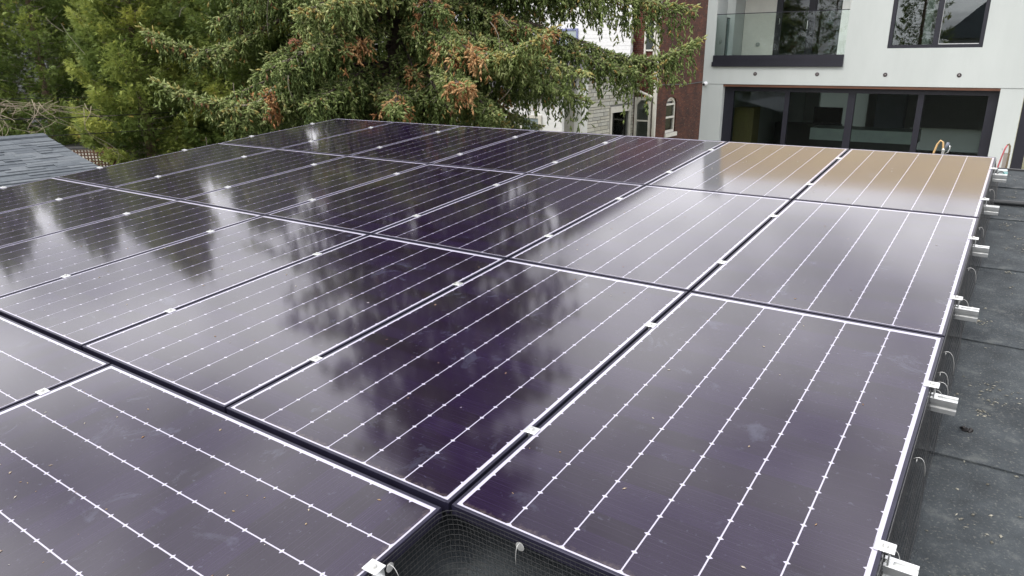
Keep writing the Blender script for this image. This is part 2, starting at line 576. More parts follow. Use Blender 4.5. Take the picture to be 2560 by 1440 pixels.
# ---- clamps
bolt = MB().lathe((0, 0, 0.0035), [(0.0095, 0), (0.0095, 0.0015)], 12).lathe((0, 0, 0.005), [(0.0068, 0), (0.0068, 0.005), (0.0055, 0.0062)], 6)
ME_bolt = bolt.mesh('bolt', M_steel)
plate = MB().bbox(-0.021, 0.021, -0.018, 0.018, 0.0005, 0.0045, 0.001).box(-0.0045, 0.0045, -0.017, 0.017, -0.038, 0.0005)
ME_mid = plate.mesh('clamp_plate', M_alu)
zed = MB().bbox(-0.020, 0.026, -0.019, 0.019, 0.0005, 0.005, 0.001).box(0.013, 0.017, -0.0185, 0.0185, -0.040, 0.0005).box(0.0172, 0.026, -0.0185, 0.0185, -0.040, -0.035)
ME_end = zed.mesh('clamp_plate', M_alu)
CLV = (0.411, 1.304)
NEAR = ('nearer', 'farther')


def clamp(me, u, v, label, spin=0, name='mid_clamp', boltx=0.0):
    o = thing(name, label, 'clamp', group='panel clamps of the array')
    onarr(o, u, v, 0, spin)
    link('clamp_plate', me, o)
    b_ = link('bolt', ME_bolt, o)
    b_.location = (boltx, 0, 0.0008)
    return o


for r_ in range(3):
    for q in range(2):
        v = r_ * CV + CLV[q]
        for i in range(1, 7):
            clamp(ME_mid, -i * CU + 0.006 - 0.001, v, '%s mid clamp between the %s and %s panels from the right, %s' % (NEAR[q], ORD[i - 1], ORD[i], ROWN[r_]))
        clamp(ME_end, -0.001, v, 'silver end clamp, %s of two on the right edge of the %s' % (NEAR[q], ROWN[r_]), name='end_clamp', boltx=0.004)
        clamp(ME_end, -6 * CU - PW - 0.001, v, 'silver end clamp, %s of two on the far left edge of the %s' % (NEAR[q], ROWN[r_]), spin=math.pi, name='end_clamp', boltx=0.004)
for q, v in enumerate((-0.283, -0.763)):
    clamp(ME_end, -1.017, v, 'silver end clamp on the sideways panel, %s the open corner' % ('nearer', 'farther from')[q], name='end_clamp', boltx=0.004)
    clamp(ME_mid, -1.017 - PL - 0.007, v, 'silver mid clamp between the sideways panels, %s of two' % ('upper', 'lower')[q])

# ---- rails
RB = -0.0365
rp_ = [(-0.020, RB - 0.048), (0.020, RB - 0.048), (0.020, RB - 0.033), (0.014, RB - 0.030), (0.014, RB - 0.020), (0.020, RB - 0.017),
       (0.020, RB), (0.007, RB), (0.007, RB - 0.010), (-0.007, RB - 0.010), (-0.007, RB), (-0.020, RB), (-0.020, RB - 0.017), (-0.014, RB - 0.020), (-0.014, RB - 0.030), (-0.020, RB - 0.033)]


def rail(v, u0, u1, label):
    o = thing('mounting_rail', label, 'rail', group='aluminium rails under the panels')
    onarr(o, 0, v, 0)
    MB().prism(rp_, 'x', u0, u1).build('rail_bar', M_alu, o)
    n = max(2, int((u1 - u0) / 1.5))
    for k in range(n):
        u = u0 + 0.35 + (u1 - u0 - 0.7) * k / (n - 1)
        MB().box(u - .03, u + .03, 0.0215, 0.028, ROOFN + 0.006, RB - 0.012).box(u - .03, u + .03, 0.028, 0.075, ROOFN + 0.006, ROOFN + 0.014).build('foot', M_alu, o)
    return o


for r_ in range(3):
    for q in range(2):
        rail(r_ * CV + CLV[q], -6 * CU - PW - 0.07, 0.078 + 0.006 * ((r_ * 2 + q) % 3), 'silver mounting rail under the %s, %s of two' % (ROWN[r_], NEAR[q]))
rail(-0.283, -6.35, -0.945, 'silver mounting rail under the sideways panels near the open corner')
rail(-0.763, -6.35, -0.945, 'silver mounting rail under the sideways panels below the first')

# ---- wire mesh skirts
M_wire = mat('black coated mesh wire', (0.13, 0.13, 0.13), 0.4, metal=0.6, var=0.2, vscale=40)


def skirt(name, label, path, corner_r, seed):
    """path: list of (u, v) with the outside on the right-hand side; wires hang from the frame and flare out at the foot"""
    rs = random.Random(seed)
    rows = 15
    step = 0.0132
    mb = MB()
    # densify path with rounded inner corners
    def make(off, rad):
        pts = []
        for k, p_ in enumerate(path):
            p0 = Vector(p_)
            if 0 < k < len(path) - 1:
                a = (Vector(path[k - 1]) - p0).normalized(); b_ = (Vector(path[k + 1]) - p0).normalized()
                na = Vector((-a.y, a.x)); nb = Vector((b_.y, -b_.x))
                c0 = p0 + (a + b_) * off
                s0 = c0 + a * rad; e0 = c0 + b_ * rad
                for q in range(9):
                    t = q / 8
                    pts.append((s0 * (1 - t) + c0 * t) * (1 - t) + (c0 * (1 - t) + e0 * t) * t)
            else:
                d = (Vector(path[1]) - p0).normalized() if k == 0 else (p0 - Vector(path[-2])).normalized()
                nrm = Vector((d.y, -d.x))
                pts.append(p0 + nrm * off)
        # resample
        seg = [0]
        for a, b_ in zip(pts[:-1], pts[1:]):
            seg.append(seg[-1] + (b_ - a).length)
        return pts, seg

    def sample(pts, seg, t):
        s_ = t * seg[-1]
        for k in range(len(seg) - 1):
            if s_ <= seg[k + 1] + 1e-9:
                f = (s_ - seg[k]) / max(1e-9, seg[k + 1] - seg[k])
                return pts[k] * (1 - f) + pts[k + 1] * f
        return pts[-1]
    grid = []
    p0, s0 = make(0.0, corner_r)
    nst = int(s0[-1] / step)
    for i in range(rows):
        f = i / (rows - 1)
        off = 0.003 + 0.046 * f ** 1.8
        n = -0.006 + (ROOFN + 0.010 + 0.006) * f
        pt, sg = make(off, corner_r + 0.07 * f)
        line = []
        for k in range(nst + 1):
            q = sample(pt, sg, k / nst)
            wob = 0.0035 * math.sin(k * 0.06 + i * 0.35 + seed) * f + 0.002 * math.sin(k * 0.21 + i)* f
            line.append(Vector((q.x + wob, q.y + wob * 0.5, n + 0.4 * wob)))
        grid.append(line)
    r0 = 0.00090
    for i in range(rows):
        mb.tube(grid[i][::2] + ([grid[i][-1]] if nst % 2 else []), r0, 3)
    for k in range(nst + 1):
        mb.tube([grid[i][k] for i in range(0, rows, 2)], r0 * .38, 3)
    o = mb.build(name, M_wire)
    onarr(o, 0, 0, 0)
    return tag(o, label, 'wire mesh', 'mesh skirts round the array')


skirt('wire_mesh_skirt', 'black wire mesh skirt along the right edge of the array', [(0.0, -0.002), (0.0, 5.181)], 0.02, 1)
skirt('wire_mesh_skirt', 'black wire mesh skirt bent round the open front corner', [(-1.0165, -1.02), (-1.0165, -0.022 + 0.018), (-0.004, -0.004)], 0.05, 2)

# ---- mesh clips: a small disc with a bent wire stem
M_clip = mat('pale zinc clip', (0.55, 0.55, 0.53), 0.45, metal=0.6, var=0.1)


def clip(u, v, du, dv, label, big=False):
    o = thing('mesh_clip', label, 'clip', group='clips holding the mesh skirt')
    onarr(o, u, v, 0)
    rr = 0.013 if big else 0.006
    d = Vector((du, dv, 0))
    pts = []
    for k in range(9):
        t = k / 8
        pts.append(d * (0.004 + (0.030 + 0.016 * ((abs(v) * 7.3) % 1)) * math.sin(t * 1.5)) + Vector((0, 0, -0.018 + 0.020 * math.sin(t * 2.4) - (0.055 + 0.04 * ((abs(v) * 3.7) % 1)) * t * t)))
    MB().tube(pts, 0.0009, 5).build('wire_stem', M_clip, o, True)
    ax = 'x' if abs(du) > 0.5 else 'y'
    sgn = du if ax == 'x' else dv
    MB().lathe((du * 0.012, dv * 0.012, -0.022), [(rr, 0), (rr, sgn * 0.0008), (0.002, sgn * 0.002)], 14, ax).build('washer', M_clip, o)
    return o


for v, lab in ((0.43, 'beside the nearest end clamp'), (0.86, 'between the nearest two clamps'), (1.30, 'beside the second end clamp'), (1.36, 'just past the second end clamp'),
               (1.44, 'second past the second end clamp'), (1.62, 'where front and middle rows meet'), (2.17, 'beside the third end clamp'), (2.60, 'between third and fourth clamps'),
               (3.30, 'between fourth and fifth clamps'), (4.2, 'where the black conduit comes out'), (4.83, 'beside the farthest end clamp')):
    clip(0.004, v, 1, 0, 'thin wire clip on the right mesh skirt, ' + lab)
clip(-0.765, -0.006, 0, -1, 'round washer clip on the mesh below the near right panel', True)
clip(-1.013, -0.245, 1, 0, 'round washer clip on the mesh beside the sideways panel', True)

# ---- small things on the glass and on the roof
M_deb = ramp_attr_mat('seed scales and needles', [(0, (0.30, 0.16, 0.08)), (0.5, (0.45, 0.33, 0.2)), (1, (0.7, 0.68, 0.62))], 0.9)


def flakes(name, label, pts, size, ma, kindlabel='debris'):
    V, F, T = [], [], []
    for (u, v, n) in pts:
        a = rng.uniform(0, math.pi * 2)
        L = size * rng.uniform(0.5, 1.8); w = L * rng.uniform(0.2, 0.7)
        i = len(V)
        ca, sa = math.cos(a), math.sin(a)
        for (x, y, z) in ((-L, 0, 0.0), (-.2 * L, -w, .12 * L), (L, .1 * w, 0), (.1 * L, w, .15 * L)):
            V.append(tuple(arr(u + x * ca - y * sa, v + x * sa + y * ca, n + 0.0004 + z)))
        V.append(tuple(arr(u, v, n - 0.0002)))
        t = rng.uniform(0, 1)
        F += [(i, i + 1, i + 3), (i + 1, i + 2, i + 3), (i + 1, i, i + 4), (i + 2, i + 1, i + 4), (i + 3, i + 2, i + 4), (i, i + 3, i + 4)]
        T += [t] * 6
    o = link(name, np_mesh(name, np.array(V), np.array(F), ma, np.array(T)))
    tag(o, label, kindlabel, kind='stuff')
    return o


pts = []
for k in range(520):
    z = rng.random()
    if z < 0.62:
        u, v = rng.uniform(-6.8, -1.2), 5.1 - abs(rng.normal(0, 1.0))
    else:
        u, v = rng.uniform(-6, -0.1), rng.uniform(0.1, 4.6)
    if v < 0.05 or v % CV < .03 or v % CV > 1.7 or (-u) % CU < .03 or (-u) % CU > .985: continue
    pts.append((u, v, -0.0006))
for k in range(40):
    u = rng.uniform(-2.6, -1.1); v = rng.uniform(-0.9, -0.06)
    pts.append((u, v, -0.0006))
flakes('fallen_spruce_scales', 'tiny brown and pale bud scales scattered on the panels', pts, 0.0048, M_deb)
M_lich = ramp_attr_mat('pale lichen flakes', [(0, (0.16, 0.15, 0.12)), (0.6, (0.30, 0.29, 0.24)), (1, (0.52, 0.49, 0.40))], 0.95)
pts = []
for k in range(38):
    cu, cv, sp = rng.uniform(0.06, 0.6), rng.uniform(0.0, 5.6), rng.uniform(0.012, 0.05)
    for j in range(int(rng.uniform(5, 26))):
        pts.append((cu + rng.normal(0, sp), cv + rng.normal(0, sp * .8), ROOFN + 0.005))
for k in range(380):
    pts.append((rng.uniform(0.05, 1.0), rng.uniform(-1, 5.6), ROOFN + 0.005))
flakes('roof_flakes', 'pale lichen and grit flakes on the dark membrane', pts, 0.0055, M_lich)
leaf = MB()
for k, (x, y, a) in enumerate(((0, 0, .3), (.012, .004, 1.2), (-.01, .006, 2.4))):
    leaf.tube([(x - .014 * math.cos(a), y - .014 * math.sin(a), 0.006), (x, y, 0.013), (x + .016 * math.cos(a), y + .016 * math.sin(a), 0.006)], [.002, .008, .0015], 5)
lo = leaf.build('curled_leaf', mat('black wet leaf', (0.012, 0.010, 0.010), 0.6))
onarr(lo, 0.125, 1.40, ROOFN)
tag(lo, 'curled black dead leaf on the bare roof beside the array', 'leaf')

# conduit across the roof
M_cond = mat('black rubber conduit', (0.02, 0.022, 0.023), 0.38, var=0.1)
cpts = [(-0.35, 4.42, ROOFN + .03), (-0.1, 4.50, ROOFN + .03), (0.10, 4.545, ROOFN + 0.024), (0.35, 4.56, ROOFN + 0.022), (0.8, 4.53, ROOFN + 0.022), (1.6, 4.6, ROOFN + 0.022), (3.0, 4.5, ROOFN + 0.022)]
co = MB().tube(cpts, 0.017, 10).build('conduit', M_cond, None, True)
onarr(co, 0, 0, 0)
tag(co, 'black rubber conduit crossing the roof from under the array', 'conduit')

# connector box at the far end of the array edge
bx = thing('connector_box', 'small pale connector box with a wire loop at the far corner of the array', 'connector')
onarr(bx, 0.030, 5.02, -0.075)
MB().bbox(-0.004, 0.056, -0.02, 0.02, -0.045, 0.02, 0.003).build('housing', mat('pale grey plastic', (0.55, 0.6, 0.6), 0.4, var=.1), bx)
MB().bbox(0.030, 0.060, -0.024, -0.0205, -0.035, 0.010, 0.0015).build('cover', mat('pale cyan plastic', (0.35, 0.62, 0.62), 0.4, var=.1), bx)
MB().tube([(0.0 + 0.02 * math.cos(a) + .02, -0.024, -0.01 + 0.022 * math.sin(a)) for a in np.linspace(0, 5.4, 14)], 0.0022, 5).build('wire_loop', mat('dark cable', (0.02, 0.02, 0.02), 0.5), bx, True)

# ladder top and hose behind the far edge
M_tan = mat('tan hose', (0.55, 0.36, 0.16), 0.5, var=0.15, vscale=20)
h1 = thing('hose_loop', 'tan curved hose end rising behind the far right panel', 'hose', (-0.46, 6.3, 0))
pp = [(-0.06, 0, 2.6), (-0.05, 0, 3.10), (-0.036, 0, 3.21), (-0.018, 0, 3.29), (0.004, 0, 3.325), (0.024, 0, 3.31), (0.032, 0, 3.26), (0.034, 0, 3.18), (0.034, 0, 2.6)]
MB().tube(pp, 0.0085, 10).build('hose', M_tan, h1, True)
MB().tube([(0.034, 0, 3.20), (0.036, 0, 3.235)], 0.013, 10).lathe((0.036, 0, 3.235), [(0.015, 0), (0.015, 0.012), (0.010, 0.02)], 10).build('coupling', M_steel, h1)
MB().tube([(0.045, 0, 3.245), (0.058, 0, 3.28), (0.066, 0, 3.306), (0.074, 0, 3.30)], [.008, .013, .014, .008], 8).build('nozzle', mat('grey blue plastic', (0.16, 0.18, 0.22), 0.4, var=.1), h1, True)
MB().tube([(0.055, 0, 3.21), (0.075, 0, 3.225), (0.085, 0, 3.26), (0.080, 0, 3.285), (0.092, 0, 3.275)], 0.0045, 6).build('hook', M_alu, h1, True)
M_red = mat('faded red paint', (0.45, 0.11, 0.12), 0.6, var=0.2)
h2 = thing('ladder_end', 'faded red and brown arched ladder end behind the roof edge', 'ladder', (0.05, 5.9, 0))
aa = [(-0.045, 0, 2.7), (-0.036, 0, 3.18), (-0.024, 0, 3.26), (-0.012, 0, 3.325), (-0.002, 0, 3.352)]
MB().tube(aa, 0.006, 8).build('red_rail', M_red, h2, True)
bb_ = [(-0.002, 0.004, 3.352), (0.008, 0.004, 3.36), (0.017, 0.004, 3.345), (0.021, 0.004, 3.30), (0.021, 0.004, 3.2), (0.014, 0.004, 2.7)]
MB().tube(bb_, 0.008, 8).build('brown_rail', mat('weathered brown wood', (0.16, 0.12, 0.07), 0.8, var=.25), h2, True)
MB().box(-0.014, 0.013, 0.0, 0.006, 2.7, 3.29).build('web', mat('grey plywood', (0.28, 0.25, 0.22), 0.85, var=.2), h2)
MB().lathe((-0.030, -0.008, 3.318), [(0.006, 0), (0.006, .01)], 8, 'y').lathe((0.028, -0.006, 3.29), [(0.005, 0), (0.005, .012)], 8, 'y').build('bolt', M_steel, h2)

# ================================================================== WHITE HOUSE
M_stucco = mat('white stucco', (0.50, 0.53, 0.52), 0.85, col2=(0.465, 0.495, 0.485), vscale=1.6, bump=0.25, bscale=90, stretch=(1, 1, .25))
M_black = mat('black window frame', (0.012, 0.012, 0.020), 0.42, var=0.15)
M_soff = mat('brown wood soffit', (0.11, 0.045, 0.025), 0.6, var=0.3, vscale=3, stretch=(1, 12, 12))
M_tanw = mat('tan wood cladding', (0.85, 0.66, 0.38), 0.7, var=0.18, vscale=2, stretch=(0.6, 8, 14))
M_beige = mat('beige balcony wall', (0.70, 0.69, 0.63), 0.85, var=0.04)
M_glass = glass_mat('window glass', (0.72, 0.78, 0.74), 1.75)
M_glassd = glass_mat('dark door glass', (0.80, 0.84, 0.82), 1.5)
M_rail = glass_mat('railing glass', (0.91, 0.955, 0.935), 1.42)
M_in = mat('interior plaster', (0.74, 0.76, 0.74), 0.9, var=.05)
Y0 = 17.0
XL, XR = -6.672, 0.09
wh = thing('white_house', 'modern white stucco house with black framed windows and a glass balcony', 'house', (0, 0, 0))
YB = 27.0
# ground floor piers and side walls
MB().box(XL, -6.14, Y0 + .012, Y0 + 0.5, 0, 3.398).box(XL, XL + .3, Y0 + .5, YB, 0, 3.398).build('wall', M_stucco, wh)
MB().box(-0.325, XR, Y0 + .012, Y0 + 0.5, 0, 3.398).box(XR - .3, XR, Y0 + .5, YB, 0, 3.398).build('wall', M_stucco, wh)
# back wall of the ground floor with a tall slot window
MB().box(XL + .3, -5.9, YB - .3, YB, 0, 3.398).box(-5.9, -4.3, YB - .3, YB, 0, .9).box(-5.9, -4.3, YB - .3, YB, 3.0, 3.398).box(-4.3, -3.80, YB - .3, YB, 0, 3.398).box(-3.66, -2.9, YB - .3, YB, 0, 3.398).box(-2.9, -0.8, YB - .3, YB, 0, 1.0).box(-2.9, -0.8, YB - .3, YB, 1.75, 3.398).box(-0.8, XR - .3, YB - .3, YB, 0, 3.398).build('wall', M_in, wh)  # the two wide openings are added to let daylight into the room
MB().box(XL + .01, XR - .01, Y0 + .03, YB, 3.3985, 3.404).build('joint', mat('grey joint', (0.3, 0.31, 0.3), .8), wh)
# upper storey: slab band, piers, walls round the openings
BX0, BX1, BZ0, BZ1 = -6.43, -3.41, 4.08, 6.35
WX0, WX1, WZ0, WZ1 = -2.556, -0.780, 4.205, 6.0
up = MB()
up.box(XL, XR, Y0, Y0 + 1.5, 3.405, 4.06)          # band
up.box(BX1, WX0, Y0, Y0 + .3, 4.06, 6.6)
up.box(WX1, XR, Y0, Y0 + .3, 4.06, 6.6)
up.box(WX0, WX1, Y0, Y0 + .3, 4.06, WZ0)
up.box(WX0, WX1, Y0, Y0 + .3, WZ1, 6.6)
up.box(XL, BX1, Y0, Y0 + .3, BZ1, 6.6)
up.box(XL, BX0, Y0, Y0 + .74, 4.06, BZ1)            # front-left pier
up.box(XL, BX0, Y0 + 1.36, Y0 + 2.1, 4.06, BZ1)      # rear-left pier
up.box(XR - .3, XR, Y0 + .3, YB, 3.405, 6.6)
up.box(XL, XL + .25, Y0 + 2.1, YB, 3.405, 6.6)
up.build('upper_wall', M_stucco, wh)
MB().box(XL + .25, XR - .3, Y0 + 1.5, YB - .3, 3.72, 4.05).build('floor_slab', mat('plaster ceiling', (0.55, 0.55, 0.53), .9, var=.05), wh)
MB().box(XL + .25, XR - .3, YB - .3, YB, 3.405, 6.6).build('wall', M_stucco, wh)
# balcony recess: back wall with beige plaster, right cheek
YBK = Y0 + 2.1
DX0, DX1 = -5.60, -3.89
MB().box(BX0, DX0, YBK, YBK + .2, 4.06, BZ1).build('balcony_back_wall', M_beige, wh)
MB().box(DX1, BX1 + .6, YBK, YBK + .2, 4.06, BZ1).build('balcony_back_wall', M_beige, wh)
MB().box(BX1, BX1 + .15, Y0 + .3, YBK, 4.06, 6.6).build('balcony_side_wall', M_beige, wh)
MB().box(BX0, BX1, Y0 + .3, YBK + .2, BZ1, BZ1 + .2).build('balcony_ceiling', M_beige, wh)
# balcony sliding door
dr = link('balcony_door', MB().box(DX0, DX0 + .15, YBK + .02, YBK + .12, 4.06, BZ1).box(DX1 - .06, DX1, YBK + .02, YBK + .12, 4.06, BZ1).box(DX0 + .15, DX1 - .06, YBK + .02, YBK + .12, 4.06, 4.12).box(-4.80, -4.62, YBK + .03, YBK + .13, 4.12, BZ1).mesh('balcony_door', M_black), wh)
MB().box(DX0 + .15, -4.80, YBK + .06, YBK + .07, 4.12, BZ1).build('pane', M_glassd, dr)
MB().box(-4.62, DX1 - .06, YBK + .08, YBK + .09, 4.12, BZ1).build('pane', M_glassd, dr)
MB().tube([(DX0 + .10, YBK + .015, 4.86), (DX0 + .115, YBK - .02, 4.88), (DX0 + .115, YBK - .02, 4.97), (DX0 + .10, YBK + .015, 4.99)], 0.01, 6).build('handle', M_alu, dr)
MB().box(-4.80, -4.785, YBK + .02, YBK + .035, 4.72, 4.92).build('seal_strip', M_alu, dr)
# black balcony base with two steps
MB().box(-6.458, -3.408, Y0 - .055, Y0 - .001, 3.82, 3.93).box(-6.44, -3.41, Y0 - .035, Y0 - .001, 3.93, 4.085).box(-6.43, -3.415, Y0 - .040, Y0 - .0355, 3.985, 3.998).build('balcony_base', M_black, wh)
MB().box(BX0, BX1, Y0 - .0, YBK, 4.055, 4.066).build('balcony_floor', mat('grey deck tile', (0.3, 0.3, 0.3), .7, var=.1), wh)
rl = MB().box(BX0 + .005, BX1 - .005, Y0 + .02, Y0 + .032, 4.085, 5.030).build('glass_railing', M_rail, wh)
MB().box(BX0, BX1, Y0 + .012, Y0 + .040, 5.030, 5.046).build('top_rail', M_black, rl)
sg = MB().box(XL + .10, XL + .112, Y0 + .74, Y0 + 1.36, 4.066, 5.00).build('glass_railing', M_rail, wh)
MB().box(XL + .092, XL + .120, Y0 + .74, Y0 + 1.36, 5.00, 5.016).build('top_rail', M_black, sg)
# wall lamps on the balcony
for (x, y, z, ax) in ((-6.0, YBK, 4.36, 'y'), (BX0, Y0 + .35, 4.42, 'x')):
    lm = MB()
    if ax == 'y': lm.lathe((x, y, z), [(0.055, 0), (0.055, -0.02), (0.035, -0.05)], 14, 'y')
    else: lm.lathe((x, y, z), [(0.06, 0), (0.06, 0.02), (0.035, 0.05)], 14, 'x')
    lm.build('wall_lamp', mat('grey wall box', (0.34, 0.36, 0.34), .5, var=.1), wh)
# upper window
wn_ = link('window', MB().box(WX0, WX0 + .075, Y0 + .02, Y0 + .14, WZ0, WZ1).box(WX1 - .075, WX1, Y0 + .02, Y0 + .14, WZ0, WZ1).box(WX0 + .075, WX1 - .075, Y0 + .02, Y0 + .14, WZ0, WZ0 + .07).box(WX0 + .075, WX1 - .075, Y0 + .02, Y0 + .14, WZ1 - .07, WZ1).box(-1.70, -1.595, Y0 + .015, Y0 + .13, WZ0 + .07, WZ1 - .07).mesh('window', M_black), wh)
MB().box(WX0 + .075, -1.70, Y0 + .075, Y0 + .085, WZ0 + .07, WZ1 - .07).build('pane', M_glass, wn_)
MB().box(-1.595, WX1 - .075, Y0 + .055, Y0 + .065, WZ0 + .07, WZ1 - .07).build('pane', M_glass, wn_)
MB().box(-1.594, -1.586, Y0 + .045, Y0 + .0545, WZ0 + .075, WZ1 - .075).box(-1.586, WX1 - .08, Y0 + .045, Y0 + .0545, WZ0 + .071, WZ0 + .085).build('glazing_bead', M_alu, wn_)
# fixture holes in the slab band
for x in (-5.368, -3.941, -2.513, -1.104):
    hb = MB().lathe((x, Y0 - .001, 3.652), [(0.045, 0), (0.045, -0.006), (0.034, -0.008), (0.030, 0.0)], 16, 'y').build('vent_ring', mat('dark grey vent', (0.10, 0.085, 0.09), .5, var=.3), wh)
    MB().lathe((x, Y0 - .0015, 3.652), [(0.018, 0), (0.018, -0.012), (0.010, -0.016)], 10, 'y').build('vent_core', mat('dull steel', (0.3, 0.27, 0.27), .5, metal=.5), hb)
# security camera
sc = MB().lathe((-6.585, Y0 - .001, 3.41), [(0.05, 0), (0.05, -0.03), (0.03, -0.05)], 14, 'y').tube([(-6.585, Y0 - .05, 3.41), (-6.60, Y0 - .10, 3.39)], [0.03, 0.045], 12).build('security_camera', mat('white plastic', (0.78, 0.78, 0.8), .35, var=.03), wh)
MB().tube([(-6.6005, Y0 - .1005, 3.3895), (-6.604, Y0 - .112, 3.386)], [0.036, 0.030], 12).build('lens', M_black, sc)
# ground floor glazing
GY = Y0 + .20
MB().box(-6.14, -0.325, Y0 + .014, GY - .03, 3.345, 3.397).build('soffit', M_soff, wh)
gl = MB()
gl.box(-6.14, -5.91, GY - .03, GY + .09, 0, 3.397).box(-0.52, -0.325, GY - .03, GY + .09, 0, 3.397)
gl.box(-5.91, -0.52, GY - .03, GY + .09, 3.235, 3.397).box(-5.91, -0.52, GY - .03, GY + .09, 0, 0.09)
for a, b_ in ((-4.66, -4.55), (-3.245, -3.09), (-1.82, -1.70)):
    gl.box(a, b_, GY - .02, GY + .08, 0.09, 3.235)
gd = gl.build('sliding_door', M_black, wh)
for a, b_ in ((-5.91, -4.66), (-4.55, -3.245), (-3.09, -1.82), (-1.70, -0.52)):
    MB().box(a, b_, GY + .03, GY + .04, 0.09, 3.235).build('pane', M_glassd, gd)
# rooms behind the glass
MB().box(XL + .3, XR - .3, Y0 + .5, YB - .3, 0.0, 0.08).build('floor', mat('grey floor', (0.36, 0.34, 0.31), .5, var=.1), wh)
MB().box(-6.14, XL + .3 + .02, GY + .1, GY + .101, 0.1, 3.3).build('curtain_return', M_in, wh)
MB().box(WX0 - 1.2, WX0 - .02, Y0 + .9, Y0 + .95, 4.06, 6.5).box(-2.0, -1.85, Y0 + .9, Y0 + 3.5, 4.06, 6.5).build('partition', M_in, wh)
MB().box(XL + .25, XR - .3, Y0 + 4.2, Y0 + 4.35, 4.06, 6.55).build('partition', mat('dark interior', (0.12, 0.12, 0.115), .9, var=.1), wh)
MB().box(XL, XR, Y0, YB, 6.6, 6.62).build('ceiling', M_in, wh)
# tan clad top storey and flat roof (seen only in the panels)
MB().box(XL, XL + .45, Y0, Y0 + .3, 6.62, 8.2).box(XR - .2, XR, Y0, Y0 + .3, 6.62, 8.2).build('parapet_pier', M_stucco, wh)
for k in range(8):
    MB().box(XL + .45, XR - .2, Y0 + .02, Y0 + .20, 6.62 + k * .135, 6.62 + k * .135 + .128).build('cladding_board', M_tanw, wh)
MB().box(XL, XR, Y0 + .3, YB, 6.62, 7.0).build('roof', mat('roof gravel', (0.3, 0.3, 0.3), .95, var=.2), wh)
M_blt = bpy.data.materials.new('translucent added blind'); M_blt.use_nodes = True
_t = M_blt.node_tree; _t.nodes.clear()
_o = _t.nodes.new('ShaderNodeOutputMaterial'); _tl = _t.nodes.new('ShaderNodeBsdfTranslucent'); _tl.inputs[0].default_value = (0.36, 0.385, 0.38, 1)
_t.links.new(_tl.outputs[0], _o.inputs[0])
MB().box(-2.9, -0.8, YB - .16, YB - .15, 1.0, 1.75).build('added_light_blind', M_blt, wh)  # blinds over the added openings, passing daylight in to brighten the room
MB().box(-5.9, -4.3, YB - .16, YB - .15, 0.9, 3.0).build('added_light_blind', M_blt, wh)
# furniture seen through the glass
cb_ = thing('wood_cabinet', 'tall yellowish wood cabinet behind the left door pane', 'cabinet', (-6.05, 18.6, 0.08))
MB().bbox(-.26, .26, 0, .6, 0, 2.66, .004).build('carcass', mat('yellow birch veneer', (0.30, 0.25, 0.10), .6, var=.12, stretch=(8, 8, .8)), cb_)
MB().box(-.235, .235, -.018, -.001, .04, 2.62).build('cabinet_door', mat('yellow birch veneer', (0.30, 0.25, 0.10)), cb_)
isl = thing('kitchen_island', 'kitchen island with a pale counter inside the ground floor', 'island', (-3.0, 20.0, 0.08))
MB().bbox(-1.55, .95, 0, .9, 0, 1.78, .004).build('base', mat('dark cabinet', (0.03, 0.03, 0.03), .5, var=.1), isl)
MB().bbox(-1.6, 1.0, -.05, .95, 1.785, 2.10, .006).build('counter', mat('pale grey stone', (0.5, 0.58, 0.58), .3, var=.08), isl)
tv = thing('wall_screen', 'black flat screen standing behind the kitchen counter', 'screen', (-4.45, 21.2, 2.18))
MB().box(-.38, .38, 0, .05, 0.03, .48).build('bezel', M_black, tv)
MB().box(-.36, .36, -.004, -.001, .05, .46).build('screen', mat('black screen', (0.006, 0.006, 0.007), .15), tv)
MB().box(-.12, .12, 0.0, .18, -.04, .029).build('stand', M_black, tv)
tb = MB().bbox(-.9, .9, 0, .4, 0, 2.1, .004).build('side_cupboard', mat('dark cabinet', (0.03, 0.03, 0.03)))
tb.location = (-5.0, 21.2, 0.08)
tag(tb, 'dark low cupboard carrying the flat screen', 'cupboard')
col_ = MB().bbox(-.30, .45, 0, .5, 0, 3.3, .01).build('interior_column', mat('blue grey plaster', (0.26, 0.29, 0.34), .8, var=.06))
col_.location = (-3.05, 22.0, 0.08)
tag(col_, 'blue grey column standing inside the room right of the bright slot window', 'column')

# narrow side passage at the right of the white house
pst = MB().box(0.10, 0.30, 17.02, 17.12, 0, 3.3).build('dark_post', M_black)
tag(pst, 'dark post at the right-hand corner of the white house', 'post')
sv = thing('garden_sign', 'small red and white board beyond the right corner of the house', 'sign', (0.45, 20.0, 0))
MB().box(-.3, .5, 0, .02, 2.05, 2.3).build('board', mat('red board', (0.5, 0.03, 0.04), .5, var=.1), sv)
MB().box(-.3, .5, 0, .02, 2.302, 2.55).build('white_board', mat('white board', (0.75, 0.75, 0.75), .5, var=.05), sv)
MB().box(-.02, .04, 0.022, .06, 0, 2.5).box(.30, .36, 0.022, .06, 0, 2.5).build('leg', M_alu, sv)
tr_ = MB().box(-.3, 3, 0, 1.2, 1.3, 1.45).box(-.3, 3, .1, 1.1, 0, 1.3).build('garden_wall', mat('pale rendered wall', (0.5, 0.5, 0.46), .9, var=.1))
tr_.location = (0.42, 17.6, 0)
tag(tr_, 'low pale rendered wall in the side passage at the far right', 'wall')

